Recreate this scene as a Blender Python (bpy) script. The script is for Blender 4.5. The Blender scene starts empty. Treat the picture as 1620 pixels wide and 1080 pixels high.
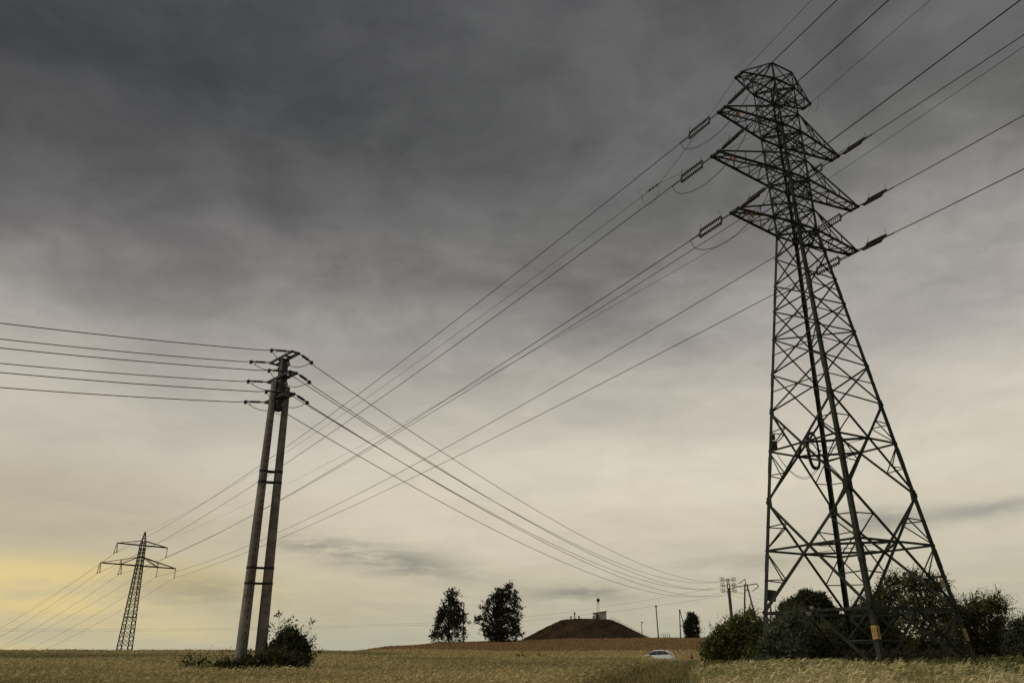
import bpy, math, random
import numpy as np
from mathutils import Vector, Matrix
R = math.radians
EYE = 1.6                                   # camera height above the ground it stands on
S = bpy.context.scene
COL = S.collection

# ------------------------------------------------------------------ camera
PITCH = 22.3245
cd = bpy.data.cameras.new("camera")
cam = bpy.data.objects.new("camera", cd); COL.objects.link(cam)
cam.location = (0, 0, EYE); cam.rotation_euler = (R(90 + PITCH), 0, 0)
cd.sensor_fit = 'HORIZONTAL'; cd.sensor_width = 36.0; cd.lens = 36.0 * 1209.54 / 1620.0
cd.clip_start = 0.1; cd.clip_end = 8000
S.camera = cam
S.view_settings.view_transform = 'Standard'; S.view_settings.look = 'None'
S.view_settings.exposure = 0.0; S.view_settings.gamma = 1.0

# ------------------------------------------------------------------ world
SUN_AZ, SUN_EL = -105.0, 38.0                # azimuth from +Y towards +X
W = bpy.data.worlds.new("World"); S.world = W; W.use_nodes = True

class NT:
    """small helper for building node trees"""
    def __init__(s, nt): s.nt = nt; nt.nodes.clear()
    def n(s, t, **kw):
        o = s.nt.nodes.new(t)
        for k, v in kw.items(): setattr(o, k, v)
        return o
    def put(s, sock, v):
        if v is None: return
        if isinstance(v, bpy.types.NodeSocket): s.nt.links.new(v, sock)
        else: sock.default_value = v
    def m(s, op, a, b=None, c=None, clamp=False):
        o = s.n('ShaderNodeMath', operation=op, use_clamp=clamp)
        for i, v in enumerate((a, b, c)): s.put(o.inputs[i], v)
        return o.outputs[0]
    def sstep(s, x, lo, hi):
        o = s.n('ShaderNodeMapRange', interpolation_type='SMOOTHSTEP')
        s.put(o.inputs[0], x); s.put(o.inputs[1], lo); s.put(o.inputs[2], hi)
        return o.outputs[0]
    def ramp(s, x, pts):
        o = s.n('ShaderNodeValToRGB'); s.put(o.inputs[0], x)
        e = o.color_ramp.elements
        while len(e) > 1: e.remove(e[-1])
        e[0].position = pts[0][0]; e[0].color = lin(pts[0][1])
        for p, c in pts[1:]:
            k = e.new(p); k.color = lin(c)
        return o.outputs[0]
    def mix(s, f, a, b, mode='MIX'):
        o = s.n('ShaderNodeMix', data_type='RGBA', blend_type=mode)
        s.put(o.inputs[0], f); s.put(o.inputs[6], a); s.put(o.inputs[7], b)
        return o.outputs[2]
    def noise(s, vec, scale, detail=4, rough=0.5, dist=0.0):
        o = s.n('ShaderNodeTexNoise'); s.put(o.inputs['Vector'], vec)
        o.inputs['Scale'].default_value = scale; o.inputs['Detail'].default_value = detail
        o.inputs['Roughness'].default_value = rough; o.inputs['Distortion'].default_value = dist
        return o.outputs[0]
    def xyz(s, x, y, z):
        o = s.n('ShaderNodeCombineXYZ')
        for i, v in enumerate((x, y, z)): s.put(o.inputs[i], v)
        return o.outputs[0]

def lin(c):
    if max(c) <= 1.0: return (c[0], c[1], c[2], 1)
    f = lambda v: (v / 12.92 if v <= .04045 else ((v + .055) / 1.055) ** 2.4)
    return tuple(f(v / 255.0) for v in c[:3]) + (1,)

def build_world():
    t = NT(W.node_tree)
    tc = t.n('ShaderNodeTexCoord')
    sp = t.n('ShaderNodeSeparateXYZ'); t.nt.links.new(tc.outputs['Generated'], sp.inputs[0])
    x, y, z = sp.outputs
    el = t.m('MULTIPLY', t.m('ARCSINE', z), 180 / math.pi)
    az = t.m('MULTIPLY', t.m('ARCTAN2', x, y), 180 / math.pi)
    zz = t.m('ADD', t.m('MAXIMUM', z, 0.0), 0.16)
    u = t.m('DIVIDE', x, zz); v = t.m('DIVIDE', y, zz)
    wa = t.noise(t.xyz(u, v, 1.1), 2.6, 3, .5); wb = t.noise(t.xyz(u, v, 21.7), 2.6, 3, .5)
    u2 = t.m('ADD', u, t.m('MULTIPLY', t.m('SUBTRACT', wa, .5), .35)); v2 = t.m('ADD', v, t.m('MULTIPLY', t.m('SUBTRACT', wb, .5), .35))
    pl = t.xyz(u, v, 3.7)
    n3 = t.noise(t.xyz(u2, v2, 6.4), 9.0, 9, .62)
    n1 = t.noise(pl, 1.3, 7, 0.55, 0.0)              # broad lumps of the cloud deck
    n2 = t.sstep(t.noise(t.xyz(u2, v2, 11.3), 4.2, 8, 0.58, 0.0), .30, .70)
    # wavy elevation so that the bands of cloud are not straight
    nb = t.noise(t.xyz(t.m('MULTIPLY', u, .8), t.m('MULTIPLY', v, 1.3), 7.1), 2.0, 6, .58, 0.0)
    elw = t.m('ADD', el, t.m('MULTIPLY', t.m('SUBTRACT', nb, .5), t.m('MINIMUM', t.m('MULTIPLY', t.m('MAXIMUM', el, 0.), .6), 9.5)))
    deck = t.ramp(t.m('DIVIDE', elw, 60.0, clamp=True), [
        (0.0, (182, 181, 164)), (2.0/60, (190, 184, 162)), (5.0/60, (200, 192, 169)), (9.0/60, (212, 203, 183)),
        (13.5/60, (210, 202, 186)), (18.0/60, (190, 183, 171)), (22.5/60, (163, 158, 152)), (27.0/60, (132, 129, 126)),
        (31.5/60, (106, 105, 103)), (37.0/60, (91, 91, 90)), (46.0/60, (86, 86, 86)), (1.0, (96, 96, 95))])
    # light and dark lumps, strongest high up
    amp = t.m('MULTIPLY_ADD', t.sstep(el, 14.0, 32.0), 0.74, 0.17)
    lum = t.m('ADD', 1.0, t.m('MULTIPLY', amp, t.m('ADD', t.m('MULTIPLY', t.m('SUBTRACT', n1, .5), 1.5), t.m('ADD', t.m('MULTIPLY', t.m('SUBTRACT', n2, .5), .40), t.m('MULTIPLY', t.m('SUBTRACT', n3, .5), .55)))))
    col = t.mix(1.0, deck, t.xyz(lum, lum, lum), 'MULTIPLY')
    def blob(a0, e0, sa, se, slope=0.0):
        da = t.m('SUBTRACT', az, a0)
        de = t.m('SUBTRACT', t.m('SUBTRACT', el, e0), t.m('MULTIPLY', da, slope))
        q = t.m('ADD', t.m('POWER', t.m('ABSOLUTE', t.m('DIVIDE', da, sa)), 2.0), t.m('POWER', t.m('ABSOLUTE', t.m('DIVIDE', de, se)), 2.0))
        return t.m('EXPONENT', t.m('MULTIPLY', q, -1.0))
    def mul(f, rgb):
        nonlocal col
        col = t.mix(f, col, t.mix(1.0, col, (*rgb, 1), 'MULTIPLY'))
    # the dark bank on the upper left and the paler right-hand side
    mul(t.m('MULTIPLY', blob(-30, 30, 30, 9), .85), (.70, .70, .71))
    mul(t.m('MULTIPLY', blob(-46, 40, 26, 12), .9), (.52, .52, .53))
    mul(t.m('MULTIPLY', blob(34, 33, 20, 12), .7), (1.35, 1.34, 1.32))
    mul(t.m('MULTIPLY', blob(6, 12.5, 22, 3.0), .8), (1.12, 1.12, 1.10))
    # bank over the yellow gap low on the left, with a ragged lower edge
    ns = t.noise(t.xyz(t.m('MULTIPLY', az, .10), t.m('MULTIPLY', el, .45), 2.2), 1.0, 6, .6)
    edge = t.m('ADD', el, t.m('MULTIPLY', t.m('SUBTRACT', ns, .5), 3.2))
    leftm = t.sstep(az, -11.0, -30.0)
    mul(t.m('MULTIPLY', t.m('MULTIPLY', blob(-31, 9.2, 13, 4.0), 1.0), .8), (.74, .72, .69))
    gap = t.m('MULTIPLY', t.m('MULTIPLY', t.sstep(edge, 6.9, 4.9), t.sstep(edge, -4.5, 4.5)), leftm)
    col = t.mix(t.m('MULTIPLY', gap, t.m('MULTIPLY_ADD', t.sstep(ns, .34, .62), .62, .24), clamp=True), col, lin((232, 210, 148)))
    mul(t.m('MULTIPLY', t.m('MULTIPLY', t.sstep(az, 12.0, -30.0), t.sstep(el, 13.0, 3.0)), .6), (1.04, 1.0, .88))
    # grey-blue rolls of cloud near the horizon
    nr = t.noise(t.xyz(t.m('MULTIPLY', az, .16), t.m('MULTIPLY', el, .9), 5.5), 1.0, 6, .62)
    rag = t.sstep(nr, .34, .56)
    for a0, e0, sa, se, sl, k in ((-9.0, 6.3, 6.5, .95, -.13, .85), (-14.5, 7.2, 3.5, .5, -.05, .6), (5.2, 4.1, 3.8, .6, .02, .75),
                                  (25.0, 8.3, 2.6, .75, .05, .75), (31.5, 8.5, 5.0, .55, .08, .7), (-21.5, 4.2, 4.5, 1.1, -.1, .6),
                                  (17.0, 6.0, 6.0, .6, .02, .35)):
        mul(t.m('MULTIPLY', t.m('MULTIPLY', blob(a0, e0, sa, se, sl), rag), k * 1.35, clamp=True), (.60, .62, .67))
    # below the horizon the sky picks up the land
    col = t.mix(t.sstep(el, 0.0, -4.0), col, (.10, .09, .06, 1))
    bg2 = t.n('ShaderNodeBackground'); t.put(bg2.inputs[0], col); bg2.inputs[1].default_value = 1.0
    sky = t.n('ShaderNodeTexSky', sky_type='NISHITA'); sky.sun_disc = False
    sky.sun_elevation = R(SUN_EL); sky.sun_rotation = R(SUN_AZ); sky.air_density = 1.2; sky.dust_density = 3.0
    bg1 = t.n('ShaderNodeBackground'); t.put(bg1.inputs[0], sky.outputs[0]); bg1.inputs[1].default_value = 0.05
    ms = t.n('ShaderNodeMixShader'); ms.inputs[0].default_value = 0.94      # nearly closed cloud deck
    t.nt.links.new(bg1.outputs[0], ms.inputs[1]); t.nt.links.new(bg2.outputs[0], ms.inputs[2])
    out = t.n('ShaderNodeOutputWorld'); t.nt.links.new(ms.outputs[0], out.inputs[0])
build_world()

sl = bpy.data.lights.new("sun", 'SUN'); sl.energy = 1.5; sl.angle = R(16); sl.color = (1.0, .93, .80)
so = bpy.data.objects.new("sun", sl); COL.objects.link(so)
sd = Vector((math.sin(R(SUN_AZ)) * math.cos(R(SUN_EL)), math.cos(R(SUN_AZ)) * math.cos(R(SUN_EL)), math.sin(R(SUN_EL))))
so.rotation_euler = sd.to_track_quat('Z', 'Y').to_euler(); so.location = (0, 0, 60)

# ------------------------------------------------------------------ materials
def mat(name, color, rough=.7, metal=0.0, var=.25, scale=6.0, color2=None, bump=0.0, spec=.3, detail=5):
    m = bpy.data.materials.new(name); m.use_nodes = True
    t = NT(m.node_tree)
    b = t.n('ShaderNodeBsdfPrincipled'); o = t.n('ShaderNodeOutputMaterial'); t.nt.links.new(b.outputs[0], o.inputs[0])
    tc = t.n('ShaderNodeTexCoord'); n = t.noise(tc.outputs['Object'], scale, detail, .6)
    c = lin(color); c2 = lin(color2) if color2 else tuple(min(1, v * (1 + var * 1.5)) for v in c[:3]) + (1,)
    c1 = c if color2 else tuple(v * (1 - var) for v in c[:3]) + (1,)
    t.put(b.inputs['Base Color'], t.mix(t.sstep(n, .3, .7), c1, c2))
    b.inputs['Roughness'].default_value = rough; b.inputs['Metallic'].default_value = metal
    b.inputs['Specular IOR Level'].default_value = spec
    if bump:
        bp = t.n('ShaderNodeBump'); bp.inputs['Strength'].default_value = bump; bp.inputs['Distance'].default_value = .02
        t.put(bp.inputs['Height'], t.noise(tc.outputs['Object'], scale * 6, 4)); t.nt.links.new(bp.outputs[0], b.inputs['Normal'])
    return m

def leafmat(name, trans=.3, rough=.65, spec=.2):
    """plant matter: per-leaf colour attribute, some light through the leaf"""
    m = bpy.data.materials.new(name); m.use_nodes = True
    t = NT(m.node_tree)
    at = t.n('ShaderNodeAttribute', attribute_name='tint')
    b = t.n('ShaderNodeBsdfPrincipled'); t.put(b.inputs['Base Color'], at.outputs['Color'])
    b.inputs['Roughness'].default_value = rough; b.inputs['Specular IOR Level'].default_value = spec
    tr = t.n('ShaderNodeBsdfTranslucent'); t.put(tr.inputs[0], at.outputs['Color'])
    ms = t.n('ShaderNodeMixShader'); ms.inputs[0].default_value = trans
    t.nt.links.new(b.outputs[0], ms.inputs[1]); t.nt.links.new(tr.outputs[0], ms.inputs[2])
    o = t.n('ShaderNodeOutputMaterial'); t.nt.links.new(ms.outputs[0], o.inputs[0])
    return m

M = dict(
    steel=mat('green painted steel', (.021, .024, .017), .7, 0, .4, 1.5, spec=.15),
    galv=mat('weathered steel', (.022, .022, .022), .6, .2, .3, 3.0),
    wire=mat('aluminium wire', (.045, .045, .045), .5, .4, .2, 2.0),
    insul=mat('brown glazed insulator', (.022, .015, .012), .25, 0, .2, 8, spec=.5),
    yellow=mat('yellow paint', (.30, .20, .045), .6, 0, .25, 14),
    orange=mat('faded orange plate', (.30, .13, .03), .6, 0, .3, 14),
    black=mat('black paint', (.012, .012, .012), .6),
    plate=mat('dark sign plate', (.02, .02, .022), .5),
    paleplate=mat('pale weathered plate', (.26, .22, .17), .6),
    concrete=mat('spun concrete', (.17, .152, .135), .9, 0, .3, 2.2, bump=.3),
    concdark=mat('old grey concrete', (.085, .08, .07), .9, 0, .3, 1.2),
    wood=mat('old creosoted timber', (.045, .038, .03), .9, 0, .3, 2.5),
    bark=mat('dark bark', (.035, .03, .022), .95, 0, .35, 6, bump=.5),
    birchbark=mat('grey bark', (.06, .055, .045), .95, 0, .35, 3, bump=.5),
    leaf=leafmat('leaf', .25), straw=leafmat('straw', .3, .8, .1),
    white=mat('white car paint', (.66, .67, .70), .25, 0, .03, 2, spec=.5),
    silver=mat('pale silver green car paint', (.36, .40, .38), .3, .3, .05, 2, spec=.5),
    glass=mat('tinted car glass', (.035, .04, .04), .06, 0, .1, 2, spec=.6),
    tyre=mat('tyre rubber', (.015, .015, .015), .8),
    rim=mat('wheel rim', (.3, .3, .32), .35, .8),
    tail=mat('red lamp lens', (.22, .012, .012), .2, 0, .1, 5, spec=.5),
    hydrant=mat('red brown hydrant paint', (.09, .014, .010), .5, 0, .3, 9),
    render=mat('light grey render', (.35, .345, .335), .9, 0, .12, .8),
    roof=mat('dark roofing felt', (.05, .045, .045), .8),
    mound=mat('dry brown turf', (.044, .028, .017), 1.0, 0, .3, .35, color2=(.066, .044, .024), bump=.6, detail=9, spec=.05),
)

def streaks(m, scale, lo=.62, hi=1.12):
    """long vertical weather stains multiplied into the colour of an existing material"""
    nt = m.node_tree; b = next(n for n in nt.nodes if n.type == 'BSDF_PRINCIPLED'); src = b.inputs['Base Color'].links[0].from_socket
    tc = nt.nodes.new('ShaderNodeTexCoord'); mp = nt.nodes.new('ShaderNodeMapping'); mp.inputs['Scale'].default_value = scale
    nz = nt.nodes.new('ShaderNodeTexNoise'); nz.inputs['Scale'].default_value = 1.0; nz.inputs['Detail'].default_value = 7; nz.inputs['Roughness'].default_value = .65
    mr = nt.nodes.new('ShaderNodeMapRange'); mr.inputs[1].default_value = .3; mr.inputs[2].default_value = .7; mr.inputs[3].default_value = lo; mr.inputs[4].default_value = hi
    mx = nt.nodes.new('ShaderNodeVectorMath'); mx.operation = 'SCALE'
    L = nt.links.new; L(tc.outputs['Object'], mp.inputs[0]); L(mp.outputs[0], nz.inputs['Vector']); L(nz.outputs[0], mr.inputs[0]); L(src, mx.inputs[0]); L(mr.outputs[0], mx.inputs['Scale']); L(mx.outputs[0], b.inputs['Base Color'])
streaks(M['concrete'], (9, 9, .5)); streaks(M['steel'], (3, 3, .6), .6, 1.35)

# ------------------------------------------------------------------ mesh helpers
class MB:
    def __init__(s): s.v = []; s.f = []
    def add(s, vs, fs):
        k = len(s.v); s.v += [tuple(p) for p in vs]; s.f += [tuple(i + k for i in f) for f in fs]
    def frame(s, p, q, ref=None):
        p = Vector(p); q = Vector(q); d = (q - p).normalized()
        r = Vector(ref) if ref is not None else Vector((0, 0, 1))
        a = r - d * r.dot(d)
        if a.length < 1e-3: r = Vector((1, 0, 0)); a = r - d * r.dot(d)
        a.normalize(); return p, q, d, a, d.cross(a)
    def bar(s, p, q, w, t=None, ref=None):
        t = t or w; p, q, d, a, b = s.frame(p, q, ref)
        vs = [o + a * (i * w / 2) + b * (j * t / 2) for o in (p, q) for i, j in ((-1, -1), (1, -1), (1, 1), (-1, 1))]
        s.add(vs, [(3, 2, 1, 0), (4, 5, 6, 7), (0, 1, 5, 4), (1, 2, 6, 5), (2, 3, 7, 6), (3, 0, 4, 7)])
    def angle(s, p, q, w, e1, e2, t=None, w2=None):
        """L-shaped steel angle: corner runs p-q, flanges of width w along e1 and e2"""
        p = Vector(p); q = Vector(q); e1 = Vector(e1).normalized(); e2 = Vector(e2).normalized()
        t = t or w * .12; w2 = w2 or w
        prof = [(0, 0), (1, 0), (1, t), (t, t), (t, 1), (0, 1)]
        def pt(o, ww, i, j):
            sc = lambda v: v * ww if v == 1 else v
            return o + e1 * sc(i) + e2 * sc(j)
        vs = [pt(p, w, i, j) for i, j in prof] + [pt(q, w2, i, j) for i, j in prof]
        n = 6
        s.add(vs, [tuple((i, (i + 1) % n, n + (i + 1) % n, n + i)) for i in range(n)] + [(3, 2, 1, 0), (0, 5, 4, 3), (6, 7, 8, 9), (6, 9, 10, 11)])
    def tube(s, pts, r, n=6, cap=True):
        pts = [Vector(p) for p in pts]; k = len(pts); rr = r if isinstance(r, (list, tuple)) else [r] * k
        vs = []; prev = None
        for i, p in enumerate(pts):
            d = (pts[min(i + 1, k - 1)] - pts[max(i - 1, 0)]).normalized()
            ref = prev if prev is not None else (Vector((0, 0, 1)) if abs(d.z) < .9 else Vector((1, 0, 0)))
            a = (ref - d * ref.dot(d)).normalized(); b = d.cross(a); prev = a
            vs += [p + (a * math.cos(2 * math.pi * j / n) + b * math.sin(2 * math.pi * j / n)) * rr[i] for j in range(n)]
        fs = [(i * n + j, i * n + (j + 1) % n, (i + 1) * n + (j + 1) % n, (i + 1) * n + j) for i in range(k - 1) for j in range(n)]
        if cap: fs += [tuple(reversed(range(n))), tuple((k - 1) * n + j for j in range(n))]
        s.add(vs, fs)
    def box(s, c, size, rz=0.0):
        c = Vector(c); m = Matrix.Rotation(rz, 3, 'Z')
        vs = [c + m @ Vector((i * size[0] / 2, j * size[1] / 2, k * size[2] / 2)) for k in (-1, 1) for i, j in ((-1, -1), (1, -1), (1, 1), (-1, 1))]
        s.add(vs, [(3, 2, 1, 0), (4, 5, 6, 7), (0, 1, 5, 4), (1, 2, 6, 5), (2, 3, 7, 6), (3, 0, 4, 7)])
    def build(s, name, m, parent=None, smooth=False, base=None):
        me = bpy.data.meshes.new(name)
        b = Vector(base) if base is not None else None
        me.from_pydata([tuple(Vector(v) - b) for v in s.v] if b is not None else s.v, [], s.f); me.update()
        if smooth: me.polygons.foreach_set('use_smooth', [True] * len(me.polygons))
        me.materials.append(M[m] if isinstance(m, str) else m)
        o = bpy.data.objects.new(name, me); COL.objects.link(o)
        if b is not None: o.location = b
        if parent is not None: o.parent = parent
        return o

def tag(o, label=None, cat=None, group=None, kind=None):
    for k, v in (('label', label), ('category', cat), ('group', group), ('kind', kind)):
        if v: o[k] = v
    return o
def thing(name, label, cat, loc, group=None, rz=0.0):
    o = bpy.data.objects.new(name, None); COL.objects.link(o); o.location = loc; o.rotation_euler = (0, 0, rz)
    o.empty_display_size = .3
    return tag(o, label, cat, group)
def rel(o, mb):                                # world-space mesh data -> local to an (unrotated) thing
    l = Vector(o.location); mb.v = [tuple(Vector(v) - l) for v in mb.v]; return mb

# ------------------------------------------------------------------ terrain
AZ = [-180, -60, -12, -8, -4, 0, 5, 12, 18, 40, 70, 180]
DS = [0, 20, 40, 70, 100, 130, 165, 200, 230, 260, 300, 400, 800, 4000]
HT = {-180: [-1.6, -1.6, -1.6, -1.6, -1.7, -2, -2, -3, -3, -4, -5, -9, -20, -40],
      -60: [-1.6, -1.45, -1.18, -.82, -.48, -.2, -.3, -1.0, -2.4, -4, -6.5, -12, -25, -40],
      -12: [-1.6, -1.45, -1.20, -.85, -.5, -.15, .0, .0, -.6, -2, -4, -10, -25, -40],
      -8: [-1.6, -1.45, -1.22, -.90, -.65, -.05, .75, 1.45, 1.85, 1.6, .5, -6, -20, -40],
      -4: [-1.6, -1.45, -1.25, -.98, -.88, -.35, .6, 1.9, 2.9, 3.2, 2.6, -2, -20, -40],
      0: [-1.6, -1.45, -1.25, -1.0, -.95, -.55, .5, 1.9, 3.0, 3.75, 4.1, 1, -15, -40],
      5: [-1.6, -1.45, -1.25, -1.0, -.96, -.6, .5, 2.0, 3.25, 4.35, 4.9, 4, -10, -40],
      12: [-1.6, -1.45, -1.20, -.98, -.96, -.6, .6, 2.1, 3.4, 4.55, 5.0, 4, -10, -40],
      18: [-1.6, -1.44, -1.04, -.78, -.7, -.4, .6, 2.0, 3.2, 4.4, 4.9, 4, -10, -40],
      40: [-1.6, -1.42, -.98, -.72, -.6, -.4, .2, .8, 1.4, 2, 2, 1, -12, -40],
      70: [-1.6, -1.45, -1.1, -.9, -.8, -.8, -.5, 0, 0, 0, 0, -2, -15, -40],
      180: [-1.6, -1.6, -1.6, -1.6, -1.7, -2, -2, -3, -3, -4, -5, -9, -20, -40]}
HA = np.array([HT[a] for a in AZ])
def gh(x, y):
    """ground height (world z) at x, y: numpy arrays or floats"""
    x = np.asarray(x, float); y = np.asarray(y, float)
    dd = np.hypot(x, y); a = np.degrees(np.arctan2(x, y))
    AZn = np.array(AZ, float); DSn = np.array(DS, float)
    i = np.clip(np.searchsorted(AZn, a, 'right') - 1, 0, len(AZ) - 2); j = np.clip(np.searchsorted(DSn, dd, 'right') - 1, 0, len(DS) - 2)
    fa = np.clip((a - AZn[i]) / (AZn[i + 1] - AZn[i]), 0, 1); fa = fa * fa * (3 - 2 * fa)
    fd = np.clip((dd - DSn[j]) / (DSn[j + 1] - DSn[j]), 0, 1)
    h0 = HA[i, j] * (1 - fd) + HA[i, j + 1] * fd; h1 = HA[i + 1, j] * (1 - fd) + HA[i + 1, j + 1] * fd
    return h0 * (1 - fa) + h1 * fa + EYE + .05 * np.sin(x * .23 + 1.3) * np.sin(y * .19)
def G(x, y): return float(gh(x, y))

rng = np.random.default_rng(7)
_vn = np.random.default_rng(99).random((64, 64))
def vnoise(x, y, sc):
    x = np.asarray(x) / sc; y = np.asarray(y) / sc
    i = np.floor(x).astype(int); j = np.floor(y).astype(int); fx = x - i; fy = y - j
    fx = fx * fx * (3 - 2 * fx); fy = fy * fy * (3 - 2 * fy)
    g = lambda a, b: _vn[a % 64, b % 64]
    return (g(i, j) * (1 - fx) + g(i + 1, j) * fx) * (1 - fy) + (g(i, j + 1) * (1 - fx) + g(i + 1, j + 1) * fx) * fy
def fnoise(x, y, sc): return vnoise(x, y, sc) * .55 + vnoise(x + 31, y + 17, sc / 2.3) * .3 + vnoise(x + 7, y + 91, sc / 5.1) * .15

def track_x(y): return -2.0 + .222 * y
def zone(x, y):
    """0 oat crop, 1 pale cereal strip, 2 brown far strip, 3 track, 4 rough verge"""
    dd = np.hypot(x, y); a = np.degrees(np.arctan2(x, y)); wob = 6 * (vnoise(x, y, 40) - .5)
    z = np.zeros(np.shape(x), int)
    left = np.clip((-a - 3) / 10, 0, 1)
    near_end = 86 + 50 * left + .3 * wob
    z = np.where((dd > near_end), 1, z)
    z = np.where((dd > 158 + wob * .4), 2, z)
    tx = track_x(y)
    z = np.where((x > tx + 1.7) & (dd < 92), 4, z)
    z = np.where((np.abs(x - tx) < 1.9) & (dd < 93), 3, z)
    z = np.where((a > 15) & (dd < 118) & (dd >= 92), 4, z)
    return z
def build_ground():
    rad = np.concatenate([[0], np.geomspace(3, 4000, 150)]); n = 240
    aa = np.radians(np.concatenate([np.linspace(-180, -50, 40, endpoint=False), np.linspace(-50, 50, 200, endpoint=False), np.linspace(50, 180, 40, endpoint=False)]))
    n = len(aa); RR, AA = np.meshgrid(rad[1:], aa, indexing='ij')
    X = np.concatenate([[0], (RR * np.sin(AA)).ravel()]); Y = np.concatenate([[0], (RR * np.cos(AA)).ravel()])
    Z = gh(X, Y)
    fs = [(0, 1 + (j + 1) % n, 1 + j) for j in range(n)]
    for i in range(len(rad) - 2):
        b = 1 + i * n
        fs += [(b + j, b + (j + 1) % n, b + n + (j + 1) % n, b + n + j) for j in range(n)]
    me = bpy.data.meshes.new('ground'); me.from_pydata(np.stack([X, Y, Z], 1).tolist(), [], fs); me.update()
    cs = np.array([(.085, .072, .036), (.30, .23, .11), (.19, .128, .066), (.08, .07, .035), (.11, .095, .048)])
    c = cs[zone(X, Y)] * (0.75 + .5 * fnoise(X, Y, 23))[:, None]
    at = me.attributes.new('tint', 'FLOAT_COLOR', 'POINT')
    at.data.foreach_set('color', np.concatenate([c, np.ones((len(c), 1))], 1).astype(np.float32).ravel())
    me.polygons.foreach_set('use_smooth', [True] * len(me.polygons))
    m = bpy.data.materials.new('field soil and stubble'); m.use_nodes = True; t = NT(m.node_tree)
    b = t.n('ShaderNodeBsdfPrincipled'); o = t.n('ShaderNodeOutputMaterial'); t.nt.links.new(b.outputs[0], o.inputs[0])
    a = t.n('ShaderNodeAttribute', attribute_name='tint'); tc = t.n('ShaderNodeTexCoord')
    nz = t.noise(tc.outputs['Object'], .9, 8, .7); k = t.m('MULTIPLY_ADD', nz, 1.1, .45)
    t.put(b.inputs['Base Color'], t.mix(1.0, a.outputs['Color'], t.xyz(k, k, k), 'MULTIPLY'))
    b.inputs['Roughness'].default_value = 1.0; b.inputs['Specular IOR Level'].default_value = .05
    me.materials.append(m)
    o = bpy.data.objects.new('ground', me); COL.objects.link(o); tag(o, kind='structure')
    # the farm track as a sheet of its own
    mb = MB(); ys = np.linspace(6, 93, 70); k = 8
    vs = []
    for y in ys:
        for i in range(k):
            x = track_x(y) + (i / (k - 1) - .5) * 3.2; vs.append((x, y, G(x, y) + .006))
    mb.add(vs, [(i * k + j, i * k + j + 1, (i + 1) * k + j + 1, (i + 1) * k + j) for i in range(len(ys) - 1) for j in range(k - 1)])
    o = mb.build('dirt_track', mat('trodden earth', (.055, .045, .028), 1, 0, .3, .8, color2=(.17, .145, .11), spec=.05)); tag(o, kind='structure')
build_ground()

# ------------------------------------------------------------------ the big lattice pylon
TH = .5104; PC = (17.1018, 40.0)
LV = dict(g=-.9, h0=1.9887, k1=4.7485, k2=7.5438, k3=9.9464, n1=12.4623, n2=14.6519, n3=16.7765, m1=18.5, m2=20.1073, m3=21.9,
          w=23.4676, a3=24.839, b2=27.0047, a2=28.4036, b1=30.5903, a1=31.9112, e=34.0957, t=35.304)
AL = dict(w=5.0211, b2=6.0266, b1=5.0185, e=3.0629); TV = .2752
def hw(z):
    if z <= LV['w']: return 3.3829 + (.8493 - 3.3829) * (z + .0425) / (LV['w'] + .0425)
    return .8493 + (.914 - .8493) * (z - LV['w']) / (LV['t'] - LV['w'])
UV = Vector((-math.cos(TH), -math.sin(TH), 0)); VV = Vector((-math.sin(TH), math.cos(TH), 0))
def T(u, v, z): return Vector((PC[0], PC[1], 0)) + UV * u + VV * v + Vector((0, 0, z + EYE))
LEG = {'N': (1, -1), 'L': (1, 1), 'B': (-1, 1), 'R': (-1, -1)}
def LG(k, z):
    if isinstance(z, str): z = LV[z]
    return T(LEG[k][0] * hw(z), LEG[k][1] * hw(z), z)
FACES = (('N', 'L'), ('L', 'B'), ('B', 'R'), ('R', 'N'))
def midp(a, b, f=.5): return a + (b - a) * f
def out_of(f): return (UV * (LEG[f[0]][0] + LEG[f[1]][0]) + VV * (LEG[f[0]][1] + LEG[f[1]][1])).normalized()

def parab(A, B, sag, n=40):
    A = Vector(A); B = Vector(B)
    return [A + (B - A) * (i / n) - Vector((0, 0, 4 * sag * (i / n) * (1 - i / n))) for i in range(n + 1)]
def along(A, B, sag, dist):
    t = dist / (Vector(B) - Vector(A)).length
    return Vector(A) + (Vector(B) - Vector(A)) * t - Vector((0, 0, 4 * sag * t * (1 - t)))

def disc_string(mb, p, q, n=11, r=.112, seg=10):
    """a string of cap-and-pin insulator discs from p to q"""
    p, q, d, a, b = mb.frame(p, q)
    L = (q - p).length; prof = []
    for i in range(n):
        x0 = L * (i + .15) / n; h = L / n
        prof += [(x0, .035), (x0 + .15 * h, .06), (x0 + .30 * h, r), (x0 + .42 * h, r * .96), (x0 + .5 * h, .045), (x0 + .85 * h, .03)]
    vs = []; k = len(prof)
    for x, rr in prof: vs += [p + d * x + (a * math.cos(2 * math.pi * j / seg) + b * math.sin(2 * math.pi * j / seg)) * rr for j in range(seg)]
    mb.add(vs, [(i * seg + j, i * seg + (j + 1) % seg, (i + 1) * seg + (j + 1) % seg, (i + 1) * seg + j) for i in range(k - 1) for j in range(seg)])

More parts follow.
